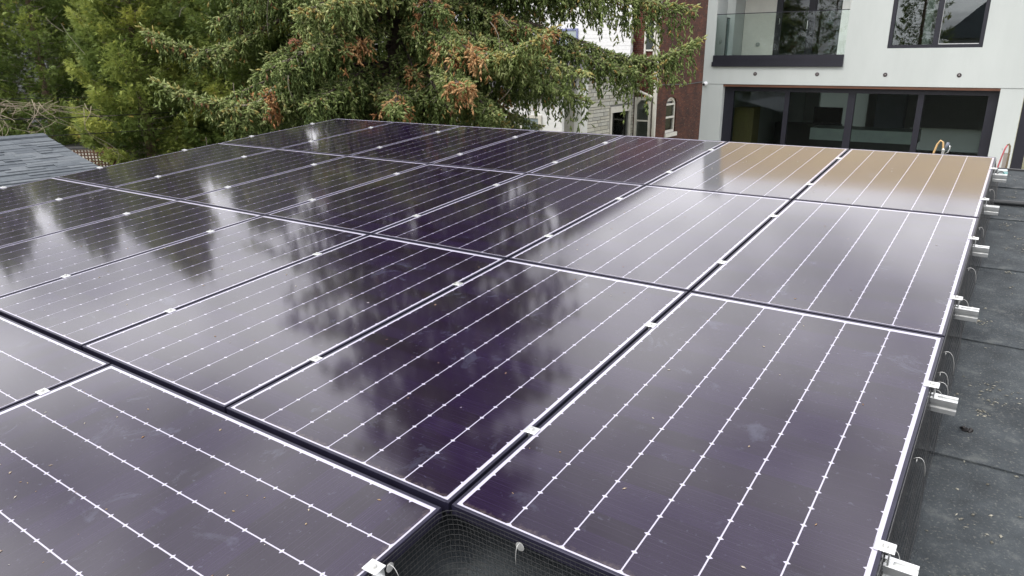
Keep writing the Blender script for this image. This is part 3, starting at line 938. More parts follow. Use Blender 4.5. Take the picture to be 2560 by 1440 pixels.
# ================================================================== BRICK HOUSE AND STONE ADDITION
def brick_mat(name, c1, c2, mortar, sx=0.22, sy=0.075, plane='xz'):
    ma = bpy.data.materials.new(name); ma.use_nodes = True
    t = ma.node_tree; b = t.nodes['Principled BSDF']; b.inputs['Roughness'].default_value = 0.9
    tcn = t.nodes.new('ShaderNodeTexCoord'); sp = t.nodes.new('ShaderNodeSeparateXYZ'); cb2 = t.nodes.new('ShaderNodeCombineXYZ')
    t.links.new(tcn.outputs['Object'], sp.inputs[0])
    t.links.new(sp.outputs['X' if plane == 'xz' else 'Y'], cb2.inputs[0]); t.links.new(sp.outputs['Z'], cb2.inputs[1])
    br = t.nodes.new('ShaderNodeTexBrick')
    br.inputs['Scale'].default_value = 1.0
    br.inputs['Brick Width'].default_value = sx; br.inputs['Row Height'].default_value = sy
    br.inputs['Mortar Size'].default_value = 0.006
    br.inputs['Color1'].default_value = (*c1, 1); br.inputs['Color2'].default_value = (*c2, 1); br.inputs['Mortar'].default_value = (*mortar, 1)
    t.links.new(cb2.outputs[0], br.inputs['Vector'])
    n = t.nodes.new('ShaderNodeTexNoise'); n.inputs['Scale'].default_value = 1.3; n.inputs['Detail'].default_value = 7
    t.links.new(tcn.outputs['Object'], n.inputs['Vector'])
    r = t.nodes.new('ShaderNodeValToRGB'); r.color_ramp.elements[0].color = (0.55, 0.5, 0.5, 1); r.color_ramp.elements[1].color = (1.3, 1.2, 1.15, 1)
    r.color_ramp.elements[0].position = .3; r.color_ramp.elements[1].position = .7
    t.links.new(n.outputs['Fac'], r.inputs[0])
    mu = t.nodes.new('ShaderNodeMix'); mu.data_type = 'RGBA'; mu.blend_type = 'MULTIPLY'; mu.inputs[0].default_value = 1
    t.links.new(br.outputs['Color'], mu.inputs[6]); t.links.new(r.outputs[0], mu.inputs[7])
    # spalled pale patches
    n3 = t.nodes.new('ShaderNodeTexNoise'); n3.inputs['Scale'].default_value = 6; n3.inputs['Detail'].default_value = 5
    mp3 = t.nodes.new('ShaderNodeMapping'); mp3.inputs['Scale'].default_value = (1, 1, 2.6)
    t.links.new(tcn.outputs['Object'], mp3.inputs[0]); t.links.new(mp3.outputs[0], n3.inputs['Vector'])
    r3 = t.nodes.new('ShaderNodeValToRGB'); r3.color_ramp.elements[0].position = .62; r3.color_ramp.elements[1].position = .72
    r3.color_ramp.elements[0].color = (0, 0, 0, 1); r3.color_ramp.elements[1].color = (.6, .6, .6, 1)
    t.links.new(n3.outputs['Fac'], r3.inputs[0])
    m4 = t.nodes.new('ShaderNodeMix'); m4.data_type = 'RGBA'; m4.inputs[7].default_value = (0.34, 0.22, 0.16, 1)
    t.links.new(r3.outputs[0], m4.inputs[0]); t.links.new(mu.outputs[2], m4.inputs[6])
    t.links.new(m4.outputs[2], b.inputs['Base Color'])
    bp = t.nodes.new('ShaderNodeBump'); bp.inputs['Strength'].default_value = .6; bp.inputs['Distance'].default_value = .01
    t.links.new(br.outputs['Fac'], bp.inputs['Height']); bp.invert = True
    t.links.new(bp.outputs[0], b.inputs['Normal'])
    return ma


M_brY = brick_mat('brown red brick side', (0.105, 0.032, 0.015), (0.050, 0.016, 0.010), (0.060, 0.036, 0.026), plane='yz')
M_brX = brick_mat('red brick rear', (0.13, 0.032, 0.02), (0.08, 0.022, 0.015), (0.12, 0.09, 0.075), plane='xz')
M_trim = mat('cream painted trim', (0.66, 0.64, 0.58), 0.7, var=.08, vscale=4)
M_blind = mat('grey window blind', (0.30, 0.31, 0.30), .8, var=.06)
M_wglass = glass_mat('old window glass', (0.8, 0.82, 0.8), 1.5)
XB, YBR = -12.0, 26.39
bh = thing('brick_house', 'tall dark red brick house with arched window between spruce and white house', 'house', (0, 0, 0))
# side wall (faces right) with an arched window hole
ay0, ay1, az0, azs, aztop = 27.42, 28.50, 1.0, 2.22, 2.46
sw_ = MB()
sw_.box(XB - .35, XB, YBR, ay0, 0, 11).box(XB - .35, XB, ay1, 40, 0, 11).box(XB - .35, XB, ay0, ay1, 0, az0)
arc = [(ay0, azs)] + [(ay0 + (ay1 - ay0) * k / 8, azs + (aztop - azs) * math.sqrt(1 - (k / 4 - 1) ** 2)) for k in range(1, 8)] + [(ay1, azs)]
sw_.prism(arc + [(ay1, 11), (ay0, 11)], 'x', XB - .35, XB)
sw_.build('side_wall', M_brY, bh)
rw = MB().box(-20.0, XB - .35, YBR, YBR + .35, 0, 11)
rw.build('rear_wall', M_brX, bh)
MB().box(-20.0, -19.65, YBR + .35, 40, 0, 11).box(-20.0, XB, 40, 40.3, 0, 11).build('wall', M_brY, bh)
MB().prism([(-20.6, 11), (XB + .5, 11), (-16, 14.2)], 'y', YBR - .4, 40.4).build('roof', mat('dark shingle', (0.07, 0.068, 0.07), .9, var=.2), bh)
# arched window
aw = MB()
t_ = .09
for a in range(len(arc) - 1):
    (y0, z0), (y1, z1) = arc[a], arc[a + 1]
    cy, cz = (ay0 + ay1) / 2, azs - .2
    def inn(y, z): return (y + (cy - y) * .17, z - .09)
    aw.prism([(y0, z0), (y1, z1), inn(y1, z1), inn(y0, z0)], 'x', XB - .16, XB - .06)
aw.box(XB - .16, XB - .06, ay0, ay0 + .09, az0, azs).box(XB - .16, XB - .06, ay1 - .09, ay1, az0, azs)
aw.box(XB - .16, XB - .06, ay0 + .09, ay1 - .09, az0, az0 + .1).box(XB - .15, XB - .05, ay0 + .09, ay1 - .09, 1.60, 1.67).box(XB - .15, XB - .05, ay0 + .09, ay1 - .09, 2.13, 2.2)
wa = aw.build('arched_window', M_trim, bh)
MB().box(XB - .13, XB - .12, ay0 + .09, ay1 - .09, az0 + .1, 1.60).build('pane', M_wglass, wa)
MB().box(XB - .11, XB - .10, ay0 + .09, ay1 - .09, 1.67, 2.13).build('pane', M_wglass, wa)
MB().prism([inn(*q) for q in arc[1:-1]], 'x', XB - .12, XB - .10).build('arch_panel', mat('pale panel', (0.6, 0.55, 0.5), .7, var=.08), wa)
MB().box(XB - .30, XB - .28, ay0 + .05, ay1 - .45, az0, aztop - .15).box(XB - .26, XB - .24, ay1 - .52, ay1 - .05, az0, aztop - .15).build('blind', M_blind, wa)
MB().box(XB - .34, XB + .07, ay0 - .08, ay1 + .08, az0 - .16, az0).build('sill', M_trim, wa)
# tall rear window and brackets
tw = MB().box(-12.90, -12.80, YBR - .10, YBR - .002, 0.2, 2.52).box(-12.29, -12.19, YBR - .10, YBR - .002, 0.2, 2.52).box(-12.80, -12.29, YBR - .10, YBR - .002, 2.40, 2.52).box(-12.80, -12.29, YBR - .08, YBR - .002, 1.56, 1.62)
tw.prism([(-12.80, 2.399), (-12.64, 2.399), (-12.80, 2.22)], 'y', YBR - .09, YBR - .03).prism([(-12.45, 2.399), (-12.29, 2.399), (-12.29, 2.22)], 'y', YBR - .09, YBR - .03)
wt = tw.build('tall_window', M_trim, bh)
MB().box(-12.80, -12.29, YBR - .045, YBR - .035, .25, 1.56).build('pane', M_wglass, wt)
MB().box(-12.80, -12.29, YBR - .055, YBR - .046, 1.62, 2.40).build('pane', M_wglass, wt)
MB().box(-12.80, -12.29, YBR - .028, YBR - .012, .25, 2.39).build('blind', M_blind, wt)
# small upper window by the downspout
uw = MB().box(-12.62, -12.16, YBR - .08, YBR - .002, 3.98, 4.06).box(-12.62, -12.55, YBR - .08, YBR - .002, 4.06, 5.4).box(-12.23, -12.16, YBR - .08, YBR - .002, 4.06, 5.4).box(-12.55, -12.23, YBR - .06, YBR - .002, 4.28, 4.34).build('upper_window', M_trim, bh)
MB().box(-12.55, -12.23, YBR - .03, YBR - .02, 4.34, 5.4).build('pane', mat('dark pane', (0.05, 0.06, 0.06), .15), uw)
# gutter, elbow and downspout
MB().box(-13.4, -12.68, YBR - .32, YBR - .20, 2.92, 3.06).build('gutter', M_trim, bh)
MB().tube([(-12.80, YBR - .26, 2.93), (-12.78, YBR - .24, 2.84), (-12.70, YBR - .22, 2.76), (-12.10, YBR - .16, 2.52)], 0.055, 8).build('downspout_elbow', M_trim, bh)
MB().box(-12.09, -11.97, YBR - .14, YBR - .025, 0, 9.5).build('downspout', M_trim, bh)
MB().tube([(XB + .03, YBR + .2, 2.99), (XB + .03, 29.5, 2.93), (XB + .05, 33, 3.02)], 0.02, 5).build('cable', M_fas, bh)
MB().box(XB + .001, XB + .06, 32.0, 32.06, 0.3, 2.1).build('conduit_pipe', mat('rusty pipe', (0.16, 0.09, 0.06), .7, var=.3), bh)

# stone clad addition: its right side wall is seen, each stone a piece
XS = -12.96
sh_ = thing('stone_house', 'pale stone clad low house with white trim behind the spruce', 'house', (0, 0, 0))
M_mort = mat('grey mortar', (0.20, 0.20, 0.19), .95, var=.1)
M_st = [mat('pale stone %d' % k, c, .85, var=.10, vscale=9, bump=.5, bscale=30) for k, c in enumerate(((0.56, 0.55, 0.50), (0.48, 0.475, 0.44), (0.62, 0.60, 0.53), (0.52, 0.50, 0.43)))]
YS0 = 22.41
wy0, wy1, wz1 = 24.40, 25.90, 2.0
MB().box(XS - .3, XS - .03, YS0 - .38, wy0, 0, 3.5).box(XS - .3, XS - .03, wy1, YBR - .005, 0, 3.5).box(XS - .3, XS - .03, wy0, wy1, wz1, 3.5).box(XS - .3, XS - .03, wy0, wy1, 0, 0.4).build('wall_core', M_mort, sh_)
MB().box(-19.5, XS - .3, YS0 - .40, YS0 - .12, 0, 3.5).build('front_wall', M_st[0], sh_)
MB().box(XS - .3, XS + .03, YS0 - .42, YS0, 0.0, 3.4).build('corner_trim', mat('white painted trim', (0.8, 0.8, 0.78), .6, var=.04), sh_)
rs = random.Random(5)
z = 0.55
while z < 3.35:
    h_ = rs.choice((.105, .12, .135, .15))
    y = YS0 + .005
    while y < YBR - .06:
        L = rs.choice((.3, .42, .55, .7, .9)) * rs.uniform(.85, 1.15)
        y1 = min(y + L, YBR - .03)
        segs = [(y, y1)]
        if z < wz1 + .3:
            segs = [(a, b_) for a, b_ in ((y, min(y1, wy0 - .16)), (max(y, wy1 + .16), y1)) if b_ - a > .05]
        for a, b_ in segs:
            d = rs.uniform(-.006, .010)
            MB().box(XS - .0295, XS + d, a, b_ - .022, z, z + h_ - .022).build('stone', rs.choice(M_st), sh_)
        y = y1
    z += h_
wv = MB().box(XS - .05, XS + .035, wy0 - .15, wy0, 0.4, wz1).box(XS - .05, XS + .035, wy1, wy1 + .15, 0.4, wz1).box(XS - .05, XS + .05, wy0 - .17, wy1 + .17, wz1, wz1 + .22).build('window', M_trim, sh_)
MB().box(XS - .11, XS - .10, wy0, wy1, .4, wz1).build('pane', M_wglass, wv)
for k, (a, b_) in enumerate(((24.72, 25.0), (25.05, 25.3), (25.4, 25.6))):
    MB().box(XS - .22, XS - .19 + .01 * k, a, b_, .4, wz1 - .04).build('curtain', mat('pale curtain', (0.55, 0.57, 0.56), .9, var=.1, stretch=(1, 14, 1), vscale=3), wv)
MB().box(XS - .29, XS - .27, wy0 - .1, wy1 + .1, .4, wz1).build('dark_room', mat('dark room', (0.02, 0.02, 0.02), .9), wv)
MB().prism([(YS0 - .7, 3.42), (YBR, 3.9), (YBR, 4.0), (YS0 - .7, 3.52)], 'x', -19.8, XS + .25).build('roof', mat('dark shingle', (0.07, 0.068, 0.07)), sh_)

# small white porch seen under the branches
pw = thing('white_porch', 'white porch with a grey window low behind the spruce', 'porch', (0, 0, 0))
M_ws = mat('white siding', (0.80, 0.80, 0.80), .7, var=.04)
for k in range(16):
    MB().box(-19.0, -13.35, 21.30 + .004 * (k % 2), 21.45, 0.1 + .17 * k, 0.1 + .17 * k + .165).build('siding_board', M_ws, pw)
pv = MB().box(-15.15, -14.2, 21.22, 21.295, 1.95, 2.06).box(-15.15, -15.03, 21.22, 21.295, .6, 1.95).box(-14.32, -14.2, 21.22, 21.295, .6, 1.95).build('window', M_trim, pw)
MB().box(-15.03, -14.32, 21.25, 21.26, .6, 1.95).build('pane', mat('grey pane', (0.25, 0.3, 0.32), .1), pv)
MB().prism([(21.0, 2.82), (22.0, 3.2), (22.0, 3.28), (21.0, 2.90)], 'x', -19.2, -13.2).build('roof', mat('dark shingle', (0.07, 0.068, 0.07)), pw)

# white upper storey of a house farther back
wu = thing('white_clapboard_house', 'white clapboard house glimpsed through the spruce branches', 'house', (0, 0, 0))
for k in range(34):
    MB().box(-26.5, -13.05, 26.0 - .006 * (k % 2), 26.2, 4.05 + .15 * k, 4.05 + .15 * k + .146).build('clapboard', M_ws, wu)
MB().box(-26.5, -20.05, 26.25, 33, 0, 9.2).build('wall_core', M_ws, wu)
for x in (-16.25, -19.0, -23.0):
    w_ = MB().box(x - .06, x, 25.93, 25.992, 4.3, 5.2).box(x + .75, x + .81, 25.93, 25.992, 4.3, 5.2).box(x, x + .75, 25.93, 25.992, 5.12, 5.2).box(x - .08, x + .83, 25.90, 25.992, 4.2, 4.3).build('window', mat('blue grey trim', (0.2, 0.22, 0.4), .6, var=.1), wu)
    MB().box(x, x + .75, 25.96, 25.97, 4.3, 5.12).build('pane', mat('pale grey pane', (0.38, 0.44, 0.45), .15), w_)
MB().prism([(25.6, 9.2), (33.4, 9.2), (29.5, 12)], 'x', -27, -13.1).build('roof', mat('dark shingle', (0.07, 0.068, 0.07)), wu)

# red brown house far left behind the trees
rh = thing('red_brown_house', 'red brown clapboard house far behind the cedars', 'house', (0, 0, 0))
M_rb = mat('red brown clapboard', (0.30, 0.115, 0.075), .8, var=.12, vscale=3)
for k in range(22):
    MB().box(-52, -27.5, 26.0 - .01 * (k % 2), 26.3, .2 + .26 * k, .2 + .26 * k + .25).build('clapboard', M_rb, rh)
MB().box(-52, -27.5, 26.4, 36, 0, 8).build('wall_core', M_rb, rh)
MB().box(-52, -27.5, 25.9, 26.3, 5.95, 6.25).build('eave_board', M_ws, rh)
MB().prism([(25.2, 6.3), (36.4, 6.3), (30.5, 11)], 'x', -52.5, -27).build('roof', mat('dark shingle', (0.07, 0.068, 0.07)), rh)
gb = thing('grey_brick_house', 'red brick and white house behind the spruce trunk', 'house', (0, 0, 0))
MB().box(-27, -20.2, 24.0, 25.8, 0, 4.15).build('brick_wall', M_brX, gb)
MB().box(-26.8, -20.4, 24.1, 25.7, 4.15, 7.5).build('upper_wall', M_ws, gb)
MB().prism([(23.6, 7.5), (26.0, 7.5), (24.9, 9)], 'x', -27.2, -20).build('roof', mat('dark shingle', (0.07, 0.068, 0.07)), gb)
gh = thing('grey_house', 'pale grey house showing through the cedar gaps at far left', 'house', (0, 0, 0))
MB().box(-44, -30, 8, 14, 0, 6.2).build('wall', mat('mid grey siding', (0.22, 0.225, 0.24), .8, var=.08), gh)
MB().prism([(7.5, 6.2), (14.5, 6.2), (11, 9)], 'x', -44.5, -29.5).build('roof', mat('dark shingle', (0.07, 0.068, 0.07)), gh)

# ================================================================== NEIGHBOUR'S SHINGLED GARAGE (left)
ng = thing('shingled_garage', 'low garage with a grey shingle roof left of the array', 'garage', (0, 0, 0))
RX, RY, RZ = -12.64, 4.0, 2.95           # ridge end at the far gable
SLP = R(14.0)
M_shg = [mat('grey shingle %d' % k, c, .92, var=.12, vscale=14, bump=.5, bscale=150) for k, c in enumerate(((0.115, 0.130, 0.145), (0.090, 0.103, 0.118), (0.135, 0.150, 0.165), (0.105, 0.120, 0.134)))]
rf_ = bpy.data.objects.new('roof', MB().box(0, 4.6, -9.0, 0, -.12, -.02).mesh('roof', mat('roof felt', (0.06, 0.065, 0.07), .9, var=.1)))
COL.objects.link(rf_); rf_.parent = ng
rf_.location = (RX, RY, RZ); rf_.rotation_euler = (0, SLP, 0)
EXP = 0.102
rs = random.Random(11)
ncount = 0
for c in range(30):
    y = -0.0 + rs.uniform(0, .2)
    yy = 0.03
    while yy > -2.2:
        L = rs.choice((.16, .22, .28, .34, .40))
        x0 = c * EXP; x1 = x0 + EXP + .03
        hi = rs.choice((-.0095, -.008, -.003, .002, .005))
        a, b_ = yy - L, yy
        mb = MB()
        i0 = (x0, a + .003, -.018 + .0005); 
        mb.v = [(x0, a + .004, -.019), (x0, b_, -.019), (x1, b_, -.006 + hi - .012), (x1, a + .004, -.006 + hi - .012),
                (x0, a + .004, -.012), (x0, b_, -.012), (x1, b_, -.001 + hi), (x1, a + .004, -.001 + hi)]
        mb.f = [(0, 1, 2, 3), (7, 6, 5, 4), (0, 4, 5, 1), (1, 5, 6, 2), (2, 6, 7, 3), (3, 7, 4, 0)]
        if ncount < 290:
            mb.build('shingle', rs.choice(M_shg), rf_); ncount += 1
        yy -= L
MB().box(-.015, .11, -9.0, .03, -.004, .010).build('ridge_cap', M_shg[1], rf_)
MB().box(30 * EXP, 4.6, -9, .03, -.019, .004).build('eave_flashing', mat('grey blue flashing', (0.15, 0.17, 0.20), .6, var=.08), rf_)
rr_ = MB().box(-4.4, -.02, -9.0, .03, -.12, -.004).build('rear_slope', M_shg[1], rf_)
rr_.rotation_euler = (0, -2 * SLP, 0)
ev = RZ - 4.3 * math.sin(SLP)
MB().box(RX - 3.8, RX + 4.1, RY - 8.8, RY - .2, 0, ev - .1).build('wall', M_gwall, ng)

# lattice fence
lf = thing('lattice_fence', 'brown wooden lattice fence panel beyond the shingled garage', 'fence', (-14.90, 5.51, 0))
lf.rotation_euler = (0, 0, math.atan2(0.28, 0.41) + .1)
M_lat = mat('brown stained lattice', (0.11, 0.052, 0.030), .85, var=.2, vscale=6)
for k in range(24):
    MB().box(-.86 + k * .060, -.86 + k * .060 + .021, -.006, .006, 1.3, 2.40).build('lattice_slat', M_lat, lf)
for k in range(18):
    MB().box(-.88, .56, -.018, -.0065, 1.32 + k * .060, 1.32 + k * .060 + .021).build('lattice_slat', M_lat, lf)
MB().box(.56, .66, -.05, .05, 0, 2.44).build('post', M_lat, lf)
MB().box(-.95, -.88, -.05, .05, 0, 2.44).build('post', M_lat, lf)
for k in range(10):
    MB().box(-.88 + k * .144, -.88 + k * .144 + .14, -.012, .012, .02, 1.28).build('fence_board', M_lat, lf)
ps = thing('pale_shed', 'pale shed wall showing through the lattice openings', 'shed', (-15.75, 5.75, 0))
ps.rotation_euler = (0, 0, .70)
MB().box(-.25, 1.0, 0, 1.2, 0, 2.34).build('wall', mat('pale cream wall', (0.82, 0.78, 0.68), .85, var=.06), ps)
MB().prism([(-.06, 2.34), (1.26, 2.34), (1.26, 2.37), (-.06, 2.37)], 'x', -.3, 1.05).build('roof', mat('dark shingle', (0.07, 0.068, 0.07)), ps)
bf = thing('board_fence', 'tall dark brown board fence running behind the cedars', 'fence', (0, 0, 0))
M_bf = mat('dark fence board', (0.10, 0.06, 0.04), .9, var=.25, vscale=4)
for k in range(60):
    x = -21.5 + k * .152
    MB().box(x, x + .144, 9.9 + .01 * (k % 2), 9.93 + .01 * (k % 2), 0.05, 2.1 + .02 * math.sin(k * 3.1)).build('fence_board', M_bf, bf)
MB().box(-21.5, -12.4, 9.945, 10.0, .5, .6).box(-21.5, -12.4, 9.945, 10.0, 1.6, 1.7).build('fence_rail', M_bf, bf)

# overhead cables
M_cab = mat('black overhead cable', (0.015, 0.015, 0.016), .6, var=.1)
for k, (a, b_, sag, lab) in enumerate((((-12.3, 0.0, 3.43), (-14.7, 9.2, 3.02), .10, 'upper black overhead cable crossing in front of the cedars'),
                                       ((-12.25, 0.0, 3.08), (-14.5, 8.6, 2.66), .02, 'lower black overhead cable just above the shingle roof'),
                                       ((-13.6, 1.0, 3.60), (-15.0, 8.0, 3.36), .05, 'thin grey overhead wire above the dry vines'))):
    a, b_ = Vector(a), Vector(b_)
    pts = [a.lerp(b_, t) + Vector((0, 0, -sag * 4 * t * (1 - t))) for t in np.linspace(0, 1, 16)]
    o = MB().tube(pts, (0.008, 0.007, 0.005)[k], 5).build('overhead_cable', M_cab, None, True)
    tag(o, lab, 'cable', 'overhead cables at the left')

# dry vines over the wire
vt = thing('dry_vine', 'tangle of bare grey vine stems hanging over the garage at left', 'vine', (-13.5, 4.2, 0))
M_vine = mat('bare vine stem', (0.36, 0.30, 0.22), .9, var=.25, vscale=20)
rs = random.Random(21)
vb = MB()
for k in range(10):
    z0 = 3.46 + rs.uniform(-.07, .06)
    y0, y1 = rs.uniform(-2.0, -.6), rs.uniform(.2, 1.7)
    ph, am = rs.uniform(0, 6), rs.uniform(.02, .10)
    pts = []
    for t in np.linspace(0, 1, 16):
        y = y0 + (y1 - y0) * t
        pts.append((-.1 - .08 * y + .06 * math.sin(t * 6 + ph) + rs.uniform(-.02, .02), y, z0 - .16 * max(0, y + .4) - am * math.sin(math.pi * t) + .035 * math.sin(t * 9 + ph) + rs.uniform(-.018, .018)))
    vb.tube(pts, [rs.uniform(.0018, .004)] * 16, 4)
for k in range(46):
    y = rs.uniform(-1.5, 1.15) if k % 2 else rs.uniform(-1.5, -.2)
    x = rs.uniform(-.3, .12); z = 3.42 - max(0, y) * .15 + rs.uniform(-.1, .08)
    pts = []
    a = rs.uniform(0, 6.3); L = rs.uniform(.3, 1.0); dx, dy = rs.uniform(-.3, .3), rs.uniform(-.6, .6)
    kx = rs.uniform(4, 9)
    for t in np.linspace(0, 1, 9):
        pts.append((x + dx * t + .11 * math.sin(a + t * kx), y + dy * t + .13 * math.sin(a * 1.7 + t * kx), z - L * t * (1.15 - .55 * t * (k % 3 > 0))))
    vb.tube(pts, [.0042 * (1 - .65 * t) + .001 for t in np.linspace(0, 1, 9)], 4)
vb.build('stems', M_vine, vt, True)
pole = MB().tube([(-.15, -1.9, 0), (-.15, -1.9, 3.75)], [.06, .05], 8).build('support_pole', mat('grey old wood', (0.2, 0.18, 0.16), .9, var=.2), vt)


# ================================================================== TREES
def unit(a):
    return a / np.maximum(1e-9, np.linalg.norm(a, axis=-1, keepdims=True))


def spindles(P, D, L, Rr, nside=3, mid=0.42):
    """short needle-covered shoots: spindles from P along D"""
    n = len(P)
    D = unit(D)
    ref = np.where(np.abs(D[:, 2:3]) < .9, np.array([[0, 0, 1.]]), np.array([[1., 0, 0]]))
    A = unit(np.cross(D, ref)); B = np.cross(D, A)
    ph = rng.uniform(0, 6.28, n)
    V = np.empty((n, nside + 2, 3))
    V[:, 0] = P
    V[:, 1] = P + D * L[:, None]
    for k in range(nside):
        th = ph + 2 * np.pi * k / nside
        V[:, 2 + k] = P + D * (L * mid)[:, None] + (A * np.cos(th)[:, None] + B * np.sin(th)[:, None]) * Rr[:, None]
    base = (np.arange(n) * (nside + 2))[:, None, None]
    f = []
    for k in range(nside):
        k2 = (k + 1) % nside
        f.append((0, 2 + k2, 2 + k)); f.append((1, 2 + k, 2 + k2))
    F = (np.array(f)[None] + base).reshape(-1, 3)
    return V.reshape(-1, 3), F


def bristles(P, D, L, Rr, m=7):
    """needles standing off a shoot"""
    n = len(P)
    D = unit(D)
    ref = np.where(np.abs(D[:, 2:3]) < .9, np.array([[0, 0, 1.]]), np.array([[1., 0, 0]]))
    A = unit(np.cross(D, ref)); B = np.cross(D, A)
    V = np.empty((n, m, 3, 3))
    for k in range(m):
        th = rng.uniform(0, 6.28, n)
        rad_ = A * np.cos(th)[:, None] + B * np.sin(th)[:, None]
        tan_ = -A * np.sin(th)[:, None] + B * np.cos(th)[:, None]
        c = P + D * (L * ((k + rng.uniform(.1, .9, n)) / m * .9 + .02))[:, None]
        nl = (Rr * rng.uniform(.9, 1.5, n))[:, None]
        w = (Rr * .30)[:, None]
        V[:, k, 0] = c + tan_ * w
        V[:, k, 1] = c + rad_ * nl + D * nl * rng.uniform(.5, 1.1, n)[:, None]
        V[:, k, 2] = c - tan_ * w
    return V.reshape(-1, 3), np.arange(n * m * 3).reshape(-1, 3)


class Shoots:
    def __init__(s): s.P = []; s.D = []; s.L = []; s.R = []; s.T = []
    def add(s, P, D, L, Rr, T):
        s.P.append(P); s.D.append(D); s.L.append(L); s.R.append(Rr); s.T.append(T)
    def build(s, name, ma, parent, mid=.42, nside=3, bris=0):
        P = np.concatenate(s.P); D = np.concatenate(s.D); L = np.concatenate(s.L); Rr = np.concatenate(s.R); T = np.concatenate(s.T)
        if bris:
            V, F = spindles(P, D, L, Rr * .82, nside, mid)
            V2, F2 = bristles(P, D, L, Rr, bris)
            TT = np.concatenate([np.repeat(T, 2 * nside), np.repeat(np.clip(T + .05, 0, 1), bris)])
            return link(name, np_mesh(name, np.concatenate([V, V2]), np.concatenate([F, F2 + len(V)]), ma, TT), parent)
        V, F = spindles(P, D, L, Rr, nside, mid)
        return link(name, np_mesh(name, V, F, ma, np.repeat(T, 2 * nside)), parent)


M_bark = mat('spruce bark', (0.085, 0.066, 0.052), .95, var=.35, vscale=12, bump=.8, bscale=25)
M_twig = mat('pale grey twig', (0.27, 0.24, 0.19), .9, var=.3, vscale=15)
M_needle = ramp_attr_mat('spruce needles', [(0, (0.052, 0.084, 0.026)), (.35, (0.150, 0.208, 0.062)), (.62, (0.290, 0.355, 0.122)), (.82, (0.46, 0.51, 0.235)), (.92, (0.45, 0.37, 0.11)), (1, (0.47, 0.28, 0.11))], .5, trans=.28)
M_dead = ramp_attr_mat('dead brown needles', [(0, (0.25, 0.115, 0.05)), (.5, (0.44, 0.225, 0.095)), (1, (0.60, 0.40, 0.20))], .8, trans=.1)
M_cone = ramp_attr_mat('spruce cones', [(0, (0.10, 0.036, 0.020)), (.6, (0.24, 0.12, 0.06)), (1, (0.38, 0.23, 0.13))], .7)
TX, TY = -10.75, 10.3
TOPZ = 18.5
spr = thing('spruce_tree', 'large old spruce with drooping branches, cones and patches of dead brown needles', 'tree', (TX, TY, 0))
trunk_pts = [(0, 0, 0), (0.02, 0.02, 2), (0.03, 0, 5), (0, .02, 9), (0, 0, 14), (0, 0, TOPZ)]
MB().tube(trunk_pts, [.34, .30, .26, .20, .11, .02], 12).build('trunk', M_bark, spr, True)
sho, far_, dead, cone = Shoots(), Shoots(), Shoots(), Shoots()
wood, twig = MB(), MB()


def bez(p0, p1, p2, n):
    t = np.linspace(0, 1, n)[:, None]
    return (1 - t) ** 2 * p0 + 2 * t * (1 - t) * p1 + t * t * p2


def path_at(path, t):
    f = t * (len(path) - 1)
    i = min(int(f), len(path) - 2)
    return path[i] + (path[i + 1] - path[i]) * (f - i), unit((path[i + 1] - path[i])[None])[0]


UP = np.array([0, 0, 1.])


def shoots_along(a, b, bend, n, L, rad, splay, tint, target, downward=0.0):
    """n shoots along the twig a->b with a hanging bend"""
    t = np.sort(rng.uniform(0, 1, n))[:, None]
    P = a + (b - a) * t + bend * (t * t)
    d = unit((b - a)[None] + bend * t)
    D = d * rng.uniform(.55, 1.0, (n, 1)) + rng.normal(0, 1, (n, 3)) * splay
    D[:, 2] -= downward
    Ls = L * rng.uniform(.65, 1.25, n)
    T = np.clip(tint + rng.normal(0, .13, n) + .14 * (t[:, 0] - .5), 0, .9)
    T = np.where(rng.random(n) < .025, rng.uniform(.92, 1, n), T)
    target.add(P, D, Ls, rad * rng.uniform(.75, 1.2, n), T)


